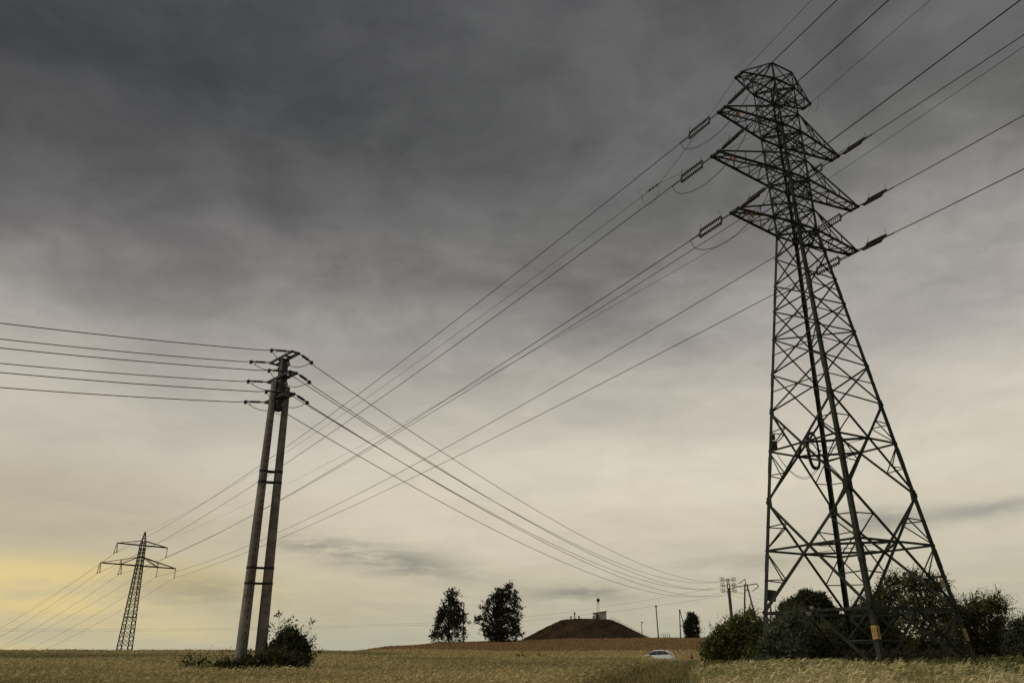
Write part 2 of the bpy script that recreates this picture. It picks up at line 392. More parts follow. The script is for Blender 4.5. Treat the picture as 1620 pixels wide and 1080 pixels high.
def strain_string(parent, A, B, sag, tilt=0.0):
    """double strain string from arm end A towards B; returns the jumper clamp point"""
    d0, d1, d2, d3, d4 = .55, .75, 2.35, 2.6, 3.15
    P = [along(A, B, sag, x) for x in (0, d0, d1, d2, d3, d4)]
    d = (P[3] - P[2]).normalized(); side = d.cross(Vector((0, 0, 1))).normalized(); up = side.cross(d)
    sp = (up * math.cos(tilt) + side * math.sin(tilt)) * .25
    mb = MB()
    for s in (-1, 1): disc_string(mb, P[2] + sp * s, P[3] + sp * s, 11)
    o = mb.build('insulator_string', 'insul', parent, smooth=True)
    for n_, (a, b) in enumerate(((P[1], P[2]), (P[4], P[3]))):
        f = MB()
        f.add([a + up * .02, b + sp * 1.15 + side * .02, b - sp * 1.15 + side * .02, a - up * .02, b + sp * 1.15 - side * .02, b - sp * 1.15 - side * .02],
              [(0, 1, 2), (5, 4, 3), (0, 3, 4, 1), (1, 4, 5, 2), (2, 5, 3, 0)])
        f.bar(b - sp * 1.25, b + sp * 1.25, .09, .07)
        if n_ == 0: f.bar(P[0], P[1] + d * .03, .07, .045)
        else: f.tube([P[4] - d * .03, P[5]], .045, 6)
        sgn = 1 - 2 * n_; q = b + sp * 1.2          # arcing horn
        f.tube([q, q + up * .2 + d * .02 * sgn, q + up * .36 + d * .12 * sgn, q + up * .42 + d * .05 * sgn], .014, 4)
        f.build('yoke_plate', 'galv', o)
    return P[5]

pyl = thing('lattice_pylon', 'tall dark green lattice pylon with six arms above the bushes', 'pylon', (PC[0], PC[1], G(*PC)), None)
def pbuild(mb, name, m='steel', label=None, parent=None):
    o = rel(pyl, mb).build(name, m, parent or pyl)
    if label: o['label'] = label
    return o
pyl_local = lambda p: Vector(p) - Vector(pyl.location)

# legs: L-sections, thinner with height, corner outward
for k in 'NLBR':
    mb = MB(); e1 = -UV * LEG[k][0]; e2 = -VV * LEG[k][1]
    zs = [('g', .225), ('k2', .21), ('n1', .19), ('w', .165), ('b1', .115), ('t', .09)]
    foot = Vector(LG(k, 'g')); gz = G(foot.x, foot.y)
    for (a, wa), (b, wb) in zip(zs, zs[1:]):
        mb.angle(LG(k, a), LG(k, b), wa, e1, e2, w2=wb)
    for zk, w in ((4.0, .30), (9.1, .29), (14.0, .26), (19.0, .25)):      # splice plates
        p = LG(k, zk); q = LG(k, zk + .9); o_ = (UV * LEG[k][0] + VV * LEG[k][1]) * .012
        mb.angle(p + o_, q + o_, w * .82, e1, e2, t=.03)
    for lv, w in (('k2', .34), ('n1', .28), ('w', .34), ('b2', .26), ('b1', .22), ('e', .16)):   # gusset plates
        p = LG(k, lv)
        for e in (e1, e2):
            oth = e2 if e is e1 else e1
            mb.bar(p + e * w * .45 - Vector((0, 0, w * .8)), p + e * w * .45 + Vector((0, 0, w * .8)), w * .9, .025, ref=e)
    mb.box((foot.x, foot.y, gz + .05), (.7, .7, .5), TH)
    leg_ob = pbuild(mb, 'leg')
    if k == 'N':                                    # step bolts up the near leg
        z = 2.8
        for i in range(75):
            p = pyl_local(LG(k, z)); s_ = (UV * LEG[k][0] if i % 2 else VV * LEG[k][1]); bm_ = MB()
            bm_.bar(p - s_ * .02, p + s_ * .20, .022); bm_.bar(p + s_ * .19 - Vector((0, 0, .02)), p + s_ * .19 + Vector((0, 0, .05)), .022)
            bm_.build('step_bolt', 'steel', leg_ob); z += .42
def xpanel(mb, f, lo, hi, w, horiz=False, redund=False, wide=None):
    a, b = f; o = out_of(f)
    la, lb, ha, hb = LG(a, lo), LG(b, lo), LG(a, hi), LG(b, hi)
    t = .5 if True else 0
    # real crossing point of the diagonals
    wl, wh = (lb - la).length, (hb - ha).length; tc = wl / (wl + wh)
    X = midp(midp(la, lb), midp(ha, hb), tc)
    mb.bar(la + o * w * .3, hb + o * w * .3, w, w * .5, ref=o.cross(hb - la)); mb.bar(lb - o * w * .3, ha - o * w * .3, w, w * .5, ref=o.cross(ha - lb))
    zx = X.z - EYE
    if horiz: mb.bar(LG(a, zx), LG(b, zx), w * .62, w * .4)
    if redund:
        for k in (a, b):
            L0, L1 = LG(k, lo), LG(k, hi); K = LG(k, zx)
            mb.bar(K, X, w * .85, w * .5)
            for e in (L1, L0):
                q = midp(e, X, .5); lm = LG(k, (q.z - EYE) )
                lm2 = midp(e, K, .52)
                mb.bar(q, lm2, w * .42, w * .3); mb.bar(q, K, w * .46, w * .3)
    mb.box(X, (w * 1.05, w * 1.05, w * 1.3), TH)
    return X

# lower body: one bracing per face
cross = {}
for f in FACES:
    mb = MB(); a, b = f; o = out_of(f)
    m0 = midp(LG(a, 'h0'), LG(b, 'h0'))
    mb.bar(LG(a, 'h0'), LG(b, 'h0'), .13, .08)
    for k in f:                                     # inverted V down to the feet with a low tie
        ft = LG(k, -.75); mb.bar(m0, ft, .12, .07); zt = .55
        q = midp(m0, ft, .5); mb.bar(q, LG(k, q.z - EYE), .075, .05); mb.bar(q, LG(k, 'h0'), .06, .04)
    cross[f, 1] = xpanel(mb, f, 'h0', 'k2', .125, redund=True)
    cross[f, 2] = xpanel(mb, f, 'k2', 'n1', .112, redund=True)
    pl = ['n1', 'n2', 'n3', 'm1', 'm2', 'm3', 'w']
    for lo, hi in zip(pl, pl[1:]): xpanel(mb, f, lo, hi, .082, horiz=(f in (FACES[0], FACES[3])) and hi not in ('m3', 'w'))
    pbuild(mb, 'face_bracing')
# upper body
for f in FACES:
    mb = MB()
    pl = ['w', 'a3', 'b2', 'a2', 'b1', 'a1', 'e', 't']
    for lo, hi in zip(pl, pl[1:]):
        z0, z1 = LV[lo], LV[hi]
        if z1 - z0 > 1.8:
            zm = (z0 + z1) / 2; xpanel(mb, f, z0, zm, .058); xpanel(mb, f, zm, z1, .058); mb.bar(LG(f[0], zm), LG(f[1], zm), .045)
        else: xpanel(mb, f, z0, z1, .062)
        mb.bar(LG(f[0], lo), LG(f[1], lo), .10 if lo in ('w', 'b2', 'b1', 'e') else .07)
    mb.bar(LG(f[0], 't'), LG(f[1], 't'), .075)
    pbuild(mb, 'tower_head_bracing')
# plan bracing, one frame per level
for n in (1, 2):
    mb = MB()
    for i in range(4): mb.bar(cross[FACES[i], n], cross[FACES[(i + 1) % 4], n], .115, .07)
    for i in range(2): mb.tube([cross[FACES[i], n], cross[FACES[i + 2], n]], .014, 4)
    pbuild(mb, 'plan_bracing')
for lv in ('n3', 'w', 'b2', 'b1', 'e', 'a3', 'a2', 'a1'):
    mb = MB(); w = .075 if lv in ('n3', 'a3', 'a2', 'a1') else .12
    mb.bar(LG('L', lv), LG('R', lv), w, w * .6)
    mb.bar(LG('N', lv) - Vector((0, 0, w * .5)), LG('B', lv) - Vector((0, 0, w * .5)), w, w * .6)
    pbuild(mb, 'plan_bracing')
mb = MB(); mh = [midp(LG(f[0], 'h0'), LG(f[1], 'h0')) for f in FACES]
for i in range(4): mb.bar(mh[i], mh[(i + 1) % 4], .08, .05)
pbuild(mb, 'plan_bracing')

def arm(side, lo, hi):
    s = 1 if side == 'L' else -1; A = AL[lo] * s; zl = LV[lo]
    legs = ('N', 'L') if s > 0 else ('R', 'B'); vs = (-1, 1)
    mb = MB(); bw = .12 if lo != 'e' else .095
    tips = [T(A, TV * v, zl) for v in vs]; rb = [LG(k, lo) for k in legs]; rt = [LG(k, hi) for k in legs]
    ext = UV * s * .12
    for i in (0, 1):
        mb.bar(rb[i], tips[i] + ext, bw, bw * .8); mb.bar(rt[i], tips[i] + ext * .5 + Vector((0, 0, .05)), bw * .7, bw * .55)
    mb.bar(tips[0] - VV * .1, tips[1] + VV * .1, .16, .12); mb.bar(tips[0] + UV * s * -.55, tips[1] + UV * s * -.55, .06)
    n = 5 if lo != 'e' else 3
    P = lambda i, t: midp(rb[i], tips[i], t); Q = lambda i, t: midp(rt[i], tips[i], t)
    for j in range(n):
        t0, t1 = j / n, (j + 1) / n
        if j: mb.bar(P(0, t0), P(1, t0), .05, .04)
        mb.bar(P(j % 2, t0), P(1 - j % 2, t1), .05, .04)
    for i in (0, 1):                               # hangers in the side faces
        for t0, t1 in ((.33, .33), (.62, .62)) if lo != 'e' else ((.5, .5),):
            mb.bar(P(i, t0), Q(i, t1), .045)
        if s < 0: mb.bar(rt[i], P(i, .58), .06, .045)
        mb.bar(P(i, .33), Q(i, 0.04), .045); 
    mb.bar(Q(0, .33), Q(1, .33), .045)
    o = pbuild(mb, 'cross_arm' if lo != 'e' else 'earth_wire_arm')
    if lo != 'e':                                   # small enamel phase plate under the chord
        q = P(0, .78 if s > 0 else .86); pl = MB(); c = q + Vector((0, 0, -.2))
        pl.bar(c - Vector((0, 0, .16)), c + Vector((0, 0, .16)), .24 if s > 0 else .14, .02, ref=UV)
        pl.bar(c + Vector((0, 0, .14)), q, .03)
        pbuild(pl, 'phase_plate', 'orange', None, o)
    return tips
TIPS = {}
for lo, hi, n in (('w', 'a3', '3'), ('b2', 'a2', '2'), ('b1', 'a1', '1'), ('e', 't', 'E')):
    for side in 'LR': TIPS[side + n] = arm(side, lo, hi)

# ------------------------------------------------------------------ far suspension pylon (geometry first, the wires need it)
FY = .828; FB = Vector((-85.248, 181.212, EYE)); FU = Vector((math.cos(FY), math.sin(FY), 0)); FV = Vector((-FU.y, FU.x, 0))
FH, FZ1, FZ2, FA1, FA2, FLI = 26.631, 23.539, 19.015, 5.768, 8.522, 2.1
def FT(u, v, z): return FB + FU * u + FV * v + Vector((0, 0, z))
FATT = {'L1': FT(-FA1, 0, FZ1 - FLI), 'R1': FT(FA1, 0, FZ1 - FLI), 'L2': FT(-FA2, 0, FZ2 - FLI), 'L3': FT(-FA2 * .47, 0, FZ2 - FLI),
        'R2': FT(FA2 * .5, 0, FZ2 - FLI), 'R3': FT(FA2, 0, FZ2 - FLI), 'E': FT(0, 0, FH), 'F': FT(.6, 0, 23.0)}

def wire(pts, r, label, group, name='overhead_wire', cat='power line', m='wire', n=5):
    mb = MB(); mb.tube(pts, r, n); o = mb.build(name, m, None, smooth=True, base=pts[0]); return tag(o, label, cat, group)

CR = .027
GP = 'conductors between the two pylons'
sagF = {'L1': 2.8, 'L2': 2.5, 'L3': 2.85, 'R1': 2.05, 'R2': 3.4, 'R3': 1.95}
BPH, BDZ, BL = R(15.0), -6.0, 260.0
bd = Vector((math.sin(BPH), -math.cos(BPH), 0)); bp = Vector((-math.cos(BPH), -math.sin(BPH), 0))
sagB = {'L1': 9.88, 'L2': 9.04, 'L3': 8.39, 'R1': 10.47, 'R2': 9.88, 'R3': 8.94, 'LE': 8.05, 'RE': 7.11}
lvof = {'1': 'b1', '2': 'b2', '3': 'w', 'E': 'e'}
def backB(k):
    o = AL[lvof[k[1]]] * (1 if k[0] == 'L' else -1)
    return Vector((PC[0], PC[1], 0)) + bd * BL + bp * o + Vector((0, 0, LV[lvof[k[1]]] + BDZ + EYE))
hname = {'1': 'upper', '2': 'middle', '3': 'lower'}; sname = {'L': 'left', 'R': 'right'}
fname = {'L1': 'top arm, left end', 'L2': 'wide arm, outer left end', 'L3': 'wide arm, inner left hanger', 'R1': 'top arm, right end', 'R2': 'wide arm, inner right hanger', 'R3': 'wide arm, outer right end'}
for k in ('L1', 'L2', 'L3', 'R1', 'R2', 'R3'):
    a, b = TIPS[k]                                  # a = near chord end (v-), b = far chord end (v+)
    c1 = None
    q1 = along(b, FATT[k], sagF[k], 2.6); q2 = along(a, backB(k), sagB[k], 2.6)
    l = pyl_local
    j1 = strain_string(pyl, l(b), l(FATT[k]), sagF[k], .25); j2 = strain_string(pyl, l(a), l(backB(k)), sagB[k], -.75)
    # jumper loop hanging under the arm end
    mb = MB(); s = UV * (1 if k[0] == 'L' else -1)
    pts = []
    for i in range(19):
        t = i / 18; p = midp(j1, j2, t); dp = (4 * t * (1 - t)) ** .62
        if k[0] == 'L': pts.append(p - Vector((0, 0, 1.75 * dp)) + s * .25 * dp)
        else: pts.append(p - Vector((0, 0, .95 * dp)) - s * 1.5 * dp)
    mb.tube(pts, .022, 5); mb.build('jumper_cable', 'wire', pyl, smooth=True)
    P = parab(b, FATT[k], sagF[k], 120); d0 = 2.5
    wire([along(b, FATT[k], sagF[k], 2.7)] + [p for p in P if (p - b).length > 4], CR, f"conductor from the tall pylon's {hname[k[1]]} {sname[k[0]]} arm to the far pylon", GP)
    P = parab(a, backB(k), sagB[k], 160)
    wire([along(a, backB(k), sagB[k], 2.7)] + [p for p in P if (p - a).length > 4], CR, f"conductor from the tall pylon's {hname[k[1]]} {sname[k[0]]} arm leaving towards the upper right", 'conductors passing over to the right')
# earth wires: two tips join into one that runs on to the far peak
mid = (TIPS['LE'][1] + TIPS['RE'][1]) / 2; dF = FATT['E'] - mid
J = mid + dF * .058 - Vector((0, 0, 4 * 3 * .058 * .942 + .35))
ew = .014
for k, nm in (('LE', 'left'), ('RE', 'right')):
    wire(parab(TIPS[k][1], J, .12, 14), ew, f"thin earth wire from the tall pylon's {nm} top tip to the splice", 'earth wires of the tall pylon')
    wire(parab(TIPS[k][0], backB(k), sagB[k], 160), ew, f"thin earth wire from the tall pylon's {nm} top tip to the upper edge", 'earth wires of the tall pylon')
sp = thing('wire_splice', 'small splice with hanging loop where two earth wires meet near the tall pylon', 'wire fitting', J)
dJ = dF.normalized()
mb = MB(); mb.tube([(0, 0, 0), dJ * .5, dJ * .52, dJ * 1.3], [.04, .04, .03, .03], 6)
for x in (.25, .6, .95): mb.tube([dJ * x, dJ * (x + .14)], .075, 6)
mb.build('clamp', 'galv', sp)
mb = MB(); mb.tube([dJ * (1.9 * t) - Vector((0, 0, 1.25 * (4 * t * (1 - t)) ** .55)) for t in [i / 16 for i in range(17)]], .013, 4); mb.build('loop', 'wire', sp)
wire(parab(J, FATT['E'], 2.6, 90), ew * 1.2, 'single thin earth wire from the splice to the peak of the far pylon', 'earth wires of the tall pylon')
# earth wire jumper loops on the right tip
mb = MB()
for a_, b_, dp in ((TIPS['RE'][0], TIPS['RE'][0] + bd * .9, .9), (TIPS['RE'][0], TIPS['RE'][1] + dF.normalized() * .9, .75)):
    mb.tube([midp(a_, b_, i / 12) - Vector((0, 0, dp * (4 * i / 12 * (1 - i / 12)) ** .55)) for i in range(13)], .012, 4)
pbuild(mb, 'earth_jumper', 'wire')
# fibre cable fixed to the tower body, and its spare coil
FI = T(.3, 0, 25.3)
FBk = Vector((PC[0], PC[1], 0)) + bd * BL + Vector((0, 0, 18.0 + EYE))
wire(parab(FI, FATT['F'], 1.75, 90), .013, 'thin fibre cable from the waist of the tall pylon to the far pylon body', 'fibre cable')
wire(parab(FI, FBk, 7.6, 160), .013, "thin fibre cable from the tall pylon's waist to the right edge", 'fibre cable')
cc = T(.15, .6, 10.25) + Vector((-.38, 0, 0)); mb = MB(); ax = Vector((1, .25, 0)).normalized()
for r_ in range(3):
    pts = []
    for i in range(41):
        a_ = 2 * math.pi * i / 40; hx = .30 + .02 * r_; hz = .95 + .03 * r_
        pts.append(cc + ax * (hx * math.copysign(abs(math.cos(a_)) ** .75, math.cos(a_))) + Vector((0, .03 * r_, hz * math.copysign(abs(math.sin(a_)) ** .9, math.sin(a_)))))
    mb.tube(pts, .055, 6)
for z in (-1, 1):
    mb.box(cc + Vector((0, 0, z * .97)), (.16, .08, .12))
for i in range(10): a_ = 2 * math.pi * i / 10; mb.box(cc + ax * .38 * math.cos(a_) + Vector((0, 0, .95 * math.sin(a_))), (.12, .1, .09))
pbuild(mb, 'cable_coil', 'black', 'long oval coil of black spare cable')
mb = MB(); jb = LG('L', 10.35)
mb.box(jb + Vector((.28, -.1, .25)), (.3, .2, .5)); mb.box(jb + Vector((.28, -.1, .72)), (.2, .16, .3)); mb.bar(jb, jb + Vector((.3, -.1, .3)), .06)
pbuild(mb, 'splice_box', 'black')
mb = MB(); q0 = jb + Vector((.28, -.1, 0)); q1 = cc - Vector((0, 0, 1.0))
mb.tube(parab(q0, q1, .9, 16), .013, 4); mb.tube(parab(q0, q1 + Vector((.1, 0, 0)), 1.0, 16), .013, 4); pbuild(mb, 'cable_tail', 'wire')
# signs on the legs
def legplate(k, z, w, h, m, label, marks=False, off=0.0, side=None):
    p = LG(k, z); o = (UV * LEG[k][0] + VV * LEG[k][1]).normalized()
    mb = MB(); d = (LG(k, z + 1) - LG(k, z)).normalized()
    if side is None:
        for e in (-UV * LEG[k][0], -VV * LEG[k][1]):
            oth = (UV * LEG[k][0] if abs(e.dot(UV)) < .5 else VV * LEG[k][1])
            c = p + e * .115 + oth * .008
            mb.bar(c - d * h / 2, c + d * h / 2, .235, .008, ref=e)
    else:
        c = p + side * (w / 2 + .03); mb.bar(c - d * h / 2, c + d * h / 2, w, .015, ref=side)
    b = pbuild(mb, 'sign_plate', m, label)
    if marks:
        mk = MB()
        for e in (-UV * LEG[k][0], -VV * LEG[k][1]):
            oth = (UV * LEG[k][0] if abs(e.dot(UV)) < .5 else VV * LEG[k][1])
            c = p + e * .115 + oth * .016
            for i in (-1, 1):
                for j in (-.24, .06, .2):
                    mk.bar(c + e * .05 * i + d * (h * j - .05), c + e * .05 * i + d * (h * j + .06), .028, .006, ref=e)
        pbuild(mk, 'lettering', 'black', None, b)
legplate('N', .95, .3, .56, 'yellow', 'yellow number plate on the near leg', True)
legplate('R', .92, .3, .56, 'yellow', 'yellow number plate on the right leg', True)
legplate('L', 2.85, .55, .55, 'plate', 'dark square warning plate on the left leg', side=Vector((.95, -.3, 0)))
legplate('R', 3.25, .34, .4, 'paleplate', 'pale weathered plate on the right leg', side=Vector((-1, 0, 0)))
# weathered white insulator caps where the fibre drops along the low frame
mb = MB(); q = midp(LG('N', 'h0'), LG('L', 'h0')); mb.box(q + Vector((-.12, -.1, .12)), (.14, .1, .14)); mb.box(q + Vector((-.3, -.1, -.16)), (.2, .1, .16)); pbuild(mb, 'bolted_bracket', 'paleplate')

# ------------------------------------------------------------------ far suspension pylon
fg = G(FB.x, FB.y)
fp = thing('lattice_pylon', 'slim distant lattice pylon with two arms on the left horizon', 'pylon', (FB.x, FB.y, fg))
def fbuild(mb, name, m='galv', parent=None): return rel(fp, mb).build(name, m, parent or fp)
fw = lambda z: 1.25 + (.42 - 1.25) * min(1, max(0, z / FZ1))
FL = [(1, 1), (-1, 1), (-1, -1), (1, -1)]
def FLg(i, z): return FT(FL[i][0] * fw(z), FL[i][1] * fw(z), z)
for i in range(4):
    mb = MB(); a = FLg(i, FZ1 + .7); mb.bar(FLg(i, fg - EYE - .3), a, .18); mb.bar(a, FT(FL[i][0] * .05, FL[i][1] * .05, FH), .12); fbuild(mb, 'leg')
for i in range(4):
    mb = MB(); j = (i + 1) % 4; zs = [fg - EYE]
    while zs[-1] < FZ1 - .6: zs.append(min(FZ1, zs[-1] + max(.85, 1.5 * fw(zs[-1]))))
    for z0, z1 in zip(zs, zs[1:]): mb.bar(FLg(i, z0), FLg(j, z1), .085); mb.bar(FLg(j, z0), FLg(i, z1), .085)
    for z in (8.0, FZ2, FZ2 + 1.9, FZ1): mb.bar(FLg(i, z), FLg(j, z), .16)
    mb.bar(FT(FL[i][0] * .28, FL[i][1] * .28, FZ1 + 1.6), FT(FL[j][0] * .28, FL[j][1] * .28, FZ1 + 1.6), .1); mb.bar(FLg(i, FZ1), FT(FL[j][0] * .28, FL[j][1] * .28, FZ1 + 1.6), .08); fbuild(mb, 'face_bracing')
for z, A, hh in ((FZ1, FA1, 1.0), (FZ2, FA2, 1.9)):
    for s in (-1, 1):
        mb = MB()
        for v in (-1, 1):
            r0 = FT(s * fw(z), v * fw(z), z); r1 = FT(s * fw(z + hh), v * fw(z + hh) * .9, z + hh); tp = FT(s * A, v * .12, z)
            mb.bar(r0, tp, .22, .16); mb.bar(r1, tp, .13)
            if A > 7:
                m_ = FT(s * A * .49, v * .3, z); mb.bar(m_, midp(r1, tp, .46), .1); mb.bar(m_, r1, .12)
        n = 6
        for j in range(n):
            a = lambda v, t: midp(FT(s * fw(z), v * fw(z), z), FT(s * A, v * .12, z), t)
            mb.bar(a(1 if j % 2 else -1, j / n), a(-1 if j % 2 else 1, (j + 1) / n), .09)
        fbuild(mb, 'cross_arm')
for k in ('L1', 'L2', 'L3', 'R1', 'R2', 'R3'):
    top = FATT[k] + Vector((0, 0, FLI)); b = FATT[k]
    mb = MB()
    if k[0] == 'L':
        for s in (-.75, .75): disc_string(mb, top + FV * s * .25 - Vector((0, 0, .25)), b + FV * s + Vector((0, 0, .12)), 9, .15, 8)
    else: disc_string(mb, top - Vector((0, 0, .25)), b + Vector((0, 0, .12)), 9, .17, 8)
    o = fbuild(mb, 'insulator_string', 'insul')
    f = MB(); f.bar(top, top - Vector((0, 0, .3)), .12)
    for s in ((-.75, .75) if k[0] == 'L' else (0,)): f.box(b + FV * s, (.2, .2, .24), FY)
    rel(fp, f).build('clamp', 'galv', o)
# its wires run on down the far side of the rise
gd = Vector((-.729, .685, 0))
for k in ('L1', 'L2', 'L3', 'R1', 'R2', 'R3', 'E', 'F'):
    A = FATT[k]; B = A + gd * 250 - Vector((0, 0, 25)); 
    nm = 'thin earth wire from the peak of the far pylon' if k == 'E' else 'thin fibre cable from the far pylon body' if k == 'F' else f"wire from the far pylon's {fname[k]},"
    wire(parab(A, B, 8.5, 60), .014 if k in 'EF' else CR, nm + ' down to the horizon', 'wires from the far pylon to the left horizon')

# ------------------------------------------------------------------ twin concrete pole with three arms
MP = Vector((-9.72, 30.49, EYE)); ua = Vector((.69, -.724, 0)); ub = Vector((.724, .69, 0))
tw = thing('utility_pole', 'twin concrete pole with steel head and three short arms in the oats', 'utility pole', (MP.x, MP.y, G(MP.x, MP.y)))
def tbuild(mb, name, m, parent=None, smooth=False, label=None):
    o = rel(tw, mb).build(name, m, parent or tw, smooth)
    if label: o['label'] = label
    return o
g0 = G(MP.x, MP.y) - .4
def polecircle(b, t, r0, r1):
    mb = MB(); n = 12; mb.tube([midp(b, t, i / n) for i in range(n + 1)] , [r0 + (r1 - r0) * i / n for i in range(n + 1)], 20); return mb
pA = (Vector((-9.97, 30.38, g0)), Vector((-9.985, 30.40, 10.62 + EYE))); pB = (Vector((-9.30, 30.63, g0)), Vector((-9.49, 30.57, 10.42 + EYE)))
for b, t in (pA, pB):
    mb = polecircle(b, t, .222, .132); ob = tbuild(mb, 'concrete_post', 'concrete', smooth=True)
    for z in (2.3, 4.6, 6.9, 9.2):                  # casting seams
        rg = MB(); f = (z + EYE - b.z) / (t.z - b.z); c = midp(b, t, f); rr = .222 + (.132 - .222) * f
        rg.tube([c - Vector((0, 0, .012)), c + Vector((0, 0, .012))], rr + .004, 20); tbuild(rg, 'joint_ring', 'concdark', ob)
    cp = MB(); cp.tube([t, t + Vector((0, 0, .03)), t + Vector((0, 0, .07))], [.136, .136, .06], 16); tbuild(cp, 'cap', 'concdark', ob)
# dark row of slots down the first post
mb = MB(); z = -.9
vd = Vector((.62, -.78, 0)).normalized()
while z < 9.0:
    f = (z + EYE - pA[0].z) / (pA[1].z - pA[0].z); c = midp(pA[0], pA[1], f); rr = .222 + (.132 - .222) * f
    mb.bar(c + vd * (rr + .001), c + vd * (rr + .001) + Vector((0, 0, .11)), .022, .03, ref=vd); z += .27
tbuild(mb, 'slot_row', 'black')
mb = MB(); c = midp(pA[0], pA[1], .315); rr = .205; dv = Vector((-.25, -.97, 0)).normalized(); mb.bar(c + dv * rr - Vector((.0, 0, .09)), c + dv * rr + Vector((0, 0, .09)), .09, .015, ref=Vector((1, 0, 0)))
tbuild(mb, 'warning_plate', 'yellow')
for z in (2.55, 3.12, 6.42, 6.85):
    mb = MB(); cs = []
    for b, t in (pA, pB):
        f = (z + EYE - b.z) / (t.z - b.z); c = midp(b, t, f); rr = .222 + (.132 - .222) * f; cs.append((c, rr))
        mb.tube([c - Vector((0, 0, .045)), c + Vector((0, 0, .045))], rr + .014, 20)
    d = (cs[1][0] - cs[0][0]).normalized(); pr = d.cross(Vector((0, 0, 1)))
    for s in (-.1, .1): mb.bar(cs[0][0] + d * cs[0][1] + pr * s, cs[1][0] - d * cs[1][1] + pr * s, .07, .04, ref=(0, 0, 1))
    mb.bar(cs[0][0] + pr * (cs[0][1]) , cs[0][0] + pr * (cs[0][1] + .1), .05); mb.bar(cs[1][0] + pr * cs[1][1], cs[1][0] + pr * (cs[1][1] + .1), .05)
    tbuild(mb, 'clamp_band', 'galv')
mb = MB(); hc = MP.copy(); hc.z = 0
mb.bar(hc + Vector((0, 0, 9.40 + EYE)), hc + Vector((-.02, 0, 11.70 + EYE)), .26, .22, ref=ua)
for s in (-1, 1): mb.bar(hc + ua * .135 * s + Vector((0, 0, 9.42 + EYE)), hc + ua * .135 * s + Vector((0, 0, 11.68 + EYE)), .03, .27, ref=ua)
for z in (9.75, 10.3): mb.box(hc + Vector((0, 0, z + EYE)), (.34, .34, .12), -.8)
tbuild(mb, 'head_column', mat('grey head steel', (.045, .043, .045), .6, .1, .3, 4))
ZL = {'t': 11.74, 'm': 10.86, 'l': 9.95}
HP = Vector((36.56, 135.14, 0)); HZ = {'t': 11.787, 'm': 10.869, 'l': 10.007}; uh = Vector((1, -.1, 0)).normalized()
TL = Vector((MP.x, MP.y, 0)) - Vector((1.34, .992, 0)) / 1.667 * 60; ul = Vector((.6, -.8, 0))
sagL = {'tn': 2.35, 'tf': 2.3, 'mn': 2.35, 'mf': 2.35, 'ln': 2.25, 'lf': 2.3}; sagR = {'tn': 3.21, 'tf': 3.33, 'mn': 3.46, 'mf': 3.28, 'ln': 3.43, 'lf': 3.46}
tname = {'t': 'top', 'm': 'middle', 'l': 'lowest'}; ename = {'n': 'near right', 'f': 'far left'}
tl = lambda p: Vector(p) - Vector(tw.location)
for k in 'tml':
    mb = MB(); z = ZL[k]; c = hc + Vector((0, 0, z + EYE))
    for s in (-1, 1):
        o_ = ub * .17 * s
        mb.bar(c + o_ - ua * .98, c + o_ + ua * .98, .10, .05, ref=(0, 0, 1)); mb.bar(c + o_ * .78 - ua * .98 + Vector((0, 0, .045)), c + o_ * .78 + ua * .98 + Vector((0, 0, .045)), .05, .012, ref=ub)
    for s in (-.95, -.3, .3, .95): mb.bar(c - ub * .17 + ua * s, c + ub * .17 + ua * s, .08, .04, ref=(0, 0, 1))
    oa = tbuild(mb, 'cross_arm', 'galv')
    for e, sg in (('n', 1), ('f', -1)):
        ends = []
        for dirn in ('left', 'right'):
            att = c + ua * .92 * sg + ub * (.2 if dirn == 'right' else -.2)
            A = c + ua * .92 * sg
            if dirn == 'left': B = TL + ul * .92 * sg + Vector((0, 0, z + EYE)); sag = sagL[k + e]
            else: B = Vector((HP.x, HP.y, HZ[k] + EYE)) + uh * .85 * sg; sag = sagR[k + e]
            d = (along(A, B, sag, 2) - A).normalized()
            P = [att + d * x for x in (.0, .13, .19, .62, .70, .82)]
            mb = MB(); disc_string(mb, P[2], P[3], 6, .058, 10); o = tbuild(mb, 'insulator_string', 'insul', smooth=True)
            f = MB(); f.tube([P[0], P[1], P[2]], [.022, .03, .022], 6); rel(tw, f).build('link', 'galv', o)
            f = MB(); f.tube([P[3] - d * .02, P[4] + d * .02], .03, 6); f.box(P[5] - Vector((0, 0, .03)), (.08, .13, .14), math.atan2(d.y, d.x)); f.tube([P[4], P[5]], .035, 6)
            f.tube([P[3], P[3] - Vector((0, 0, .1)), P[3] - Vector((0, 0, .14)) - d * .04], .009, 4)
            rel(tw, f).build('dead_end_clamp', 'galv', o)
            ends.append(P[5])
            pts = [P[5]] + [along(A, B, sag, x) for x in np.linspace(1.3, (B - A).length, 70)]
            if dirn == 'left': lb = f"wire from the {ename[e]} end of the twin pole's {tname[k]} arm to the left edge"; gp = 'wires from the twin concrete pole to the left'
            else: lb = f"sagging wire from the {ename[e]} end of the twin pole's {tname[k]} arm"; gp = 'wires from the twin concrete pole to the right'
            wire(pts, .017, lb, gp)
        mb = MB(); a, b = ends; pin = c + ua * (.45 * sg) - Vector((0, 0, .42))
        pts = parab(a, pin, .16, 12) + parab(pin, b, .16, 12)[1:]
        mb.tube(pts, .014, 5); mb.tube([pin - Vector((0, 0, .04)), pin + Vector((0, 0, .1))], [.07, .05], 8); mb.bar(pin, c + ua * .45 * sg, .025)
        tbuild(mb, 'jumper_cable', 'wire')

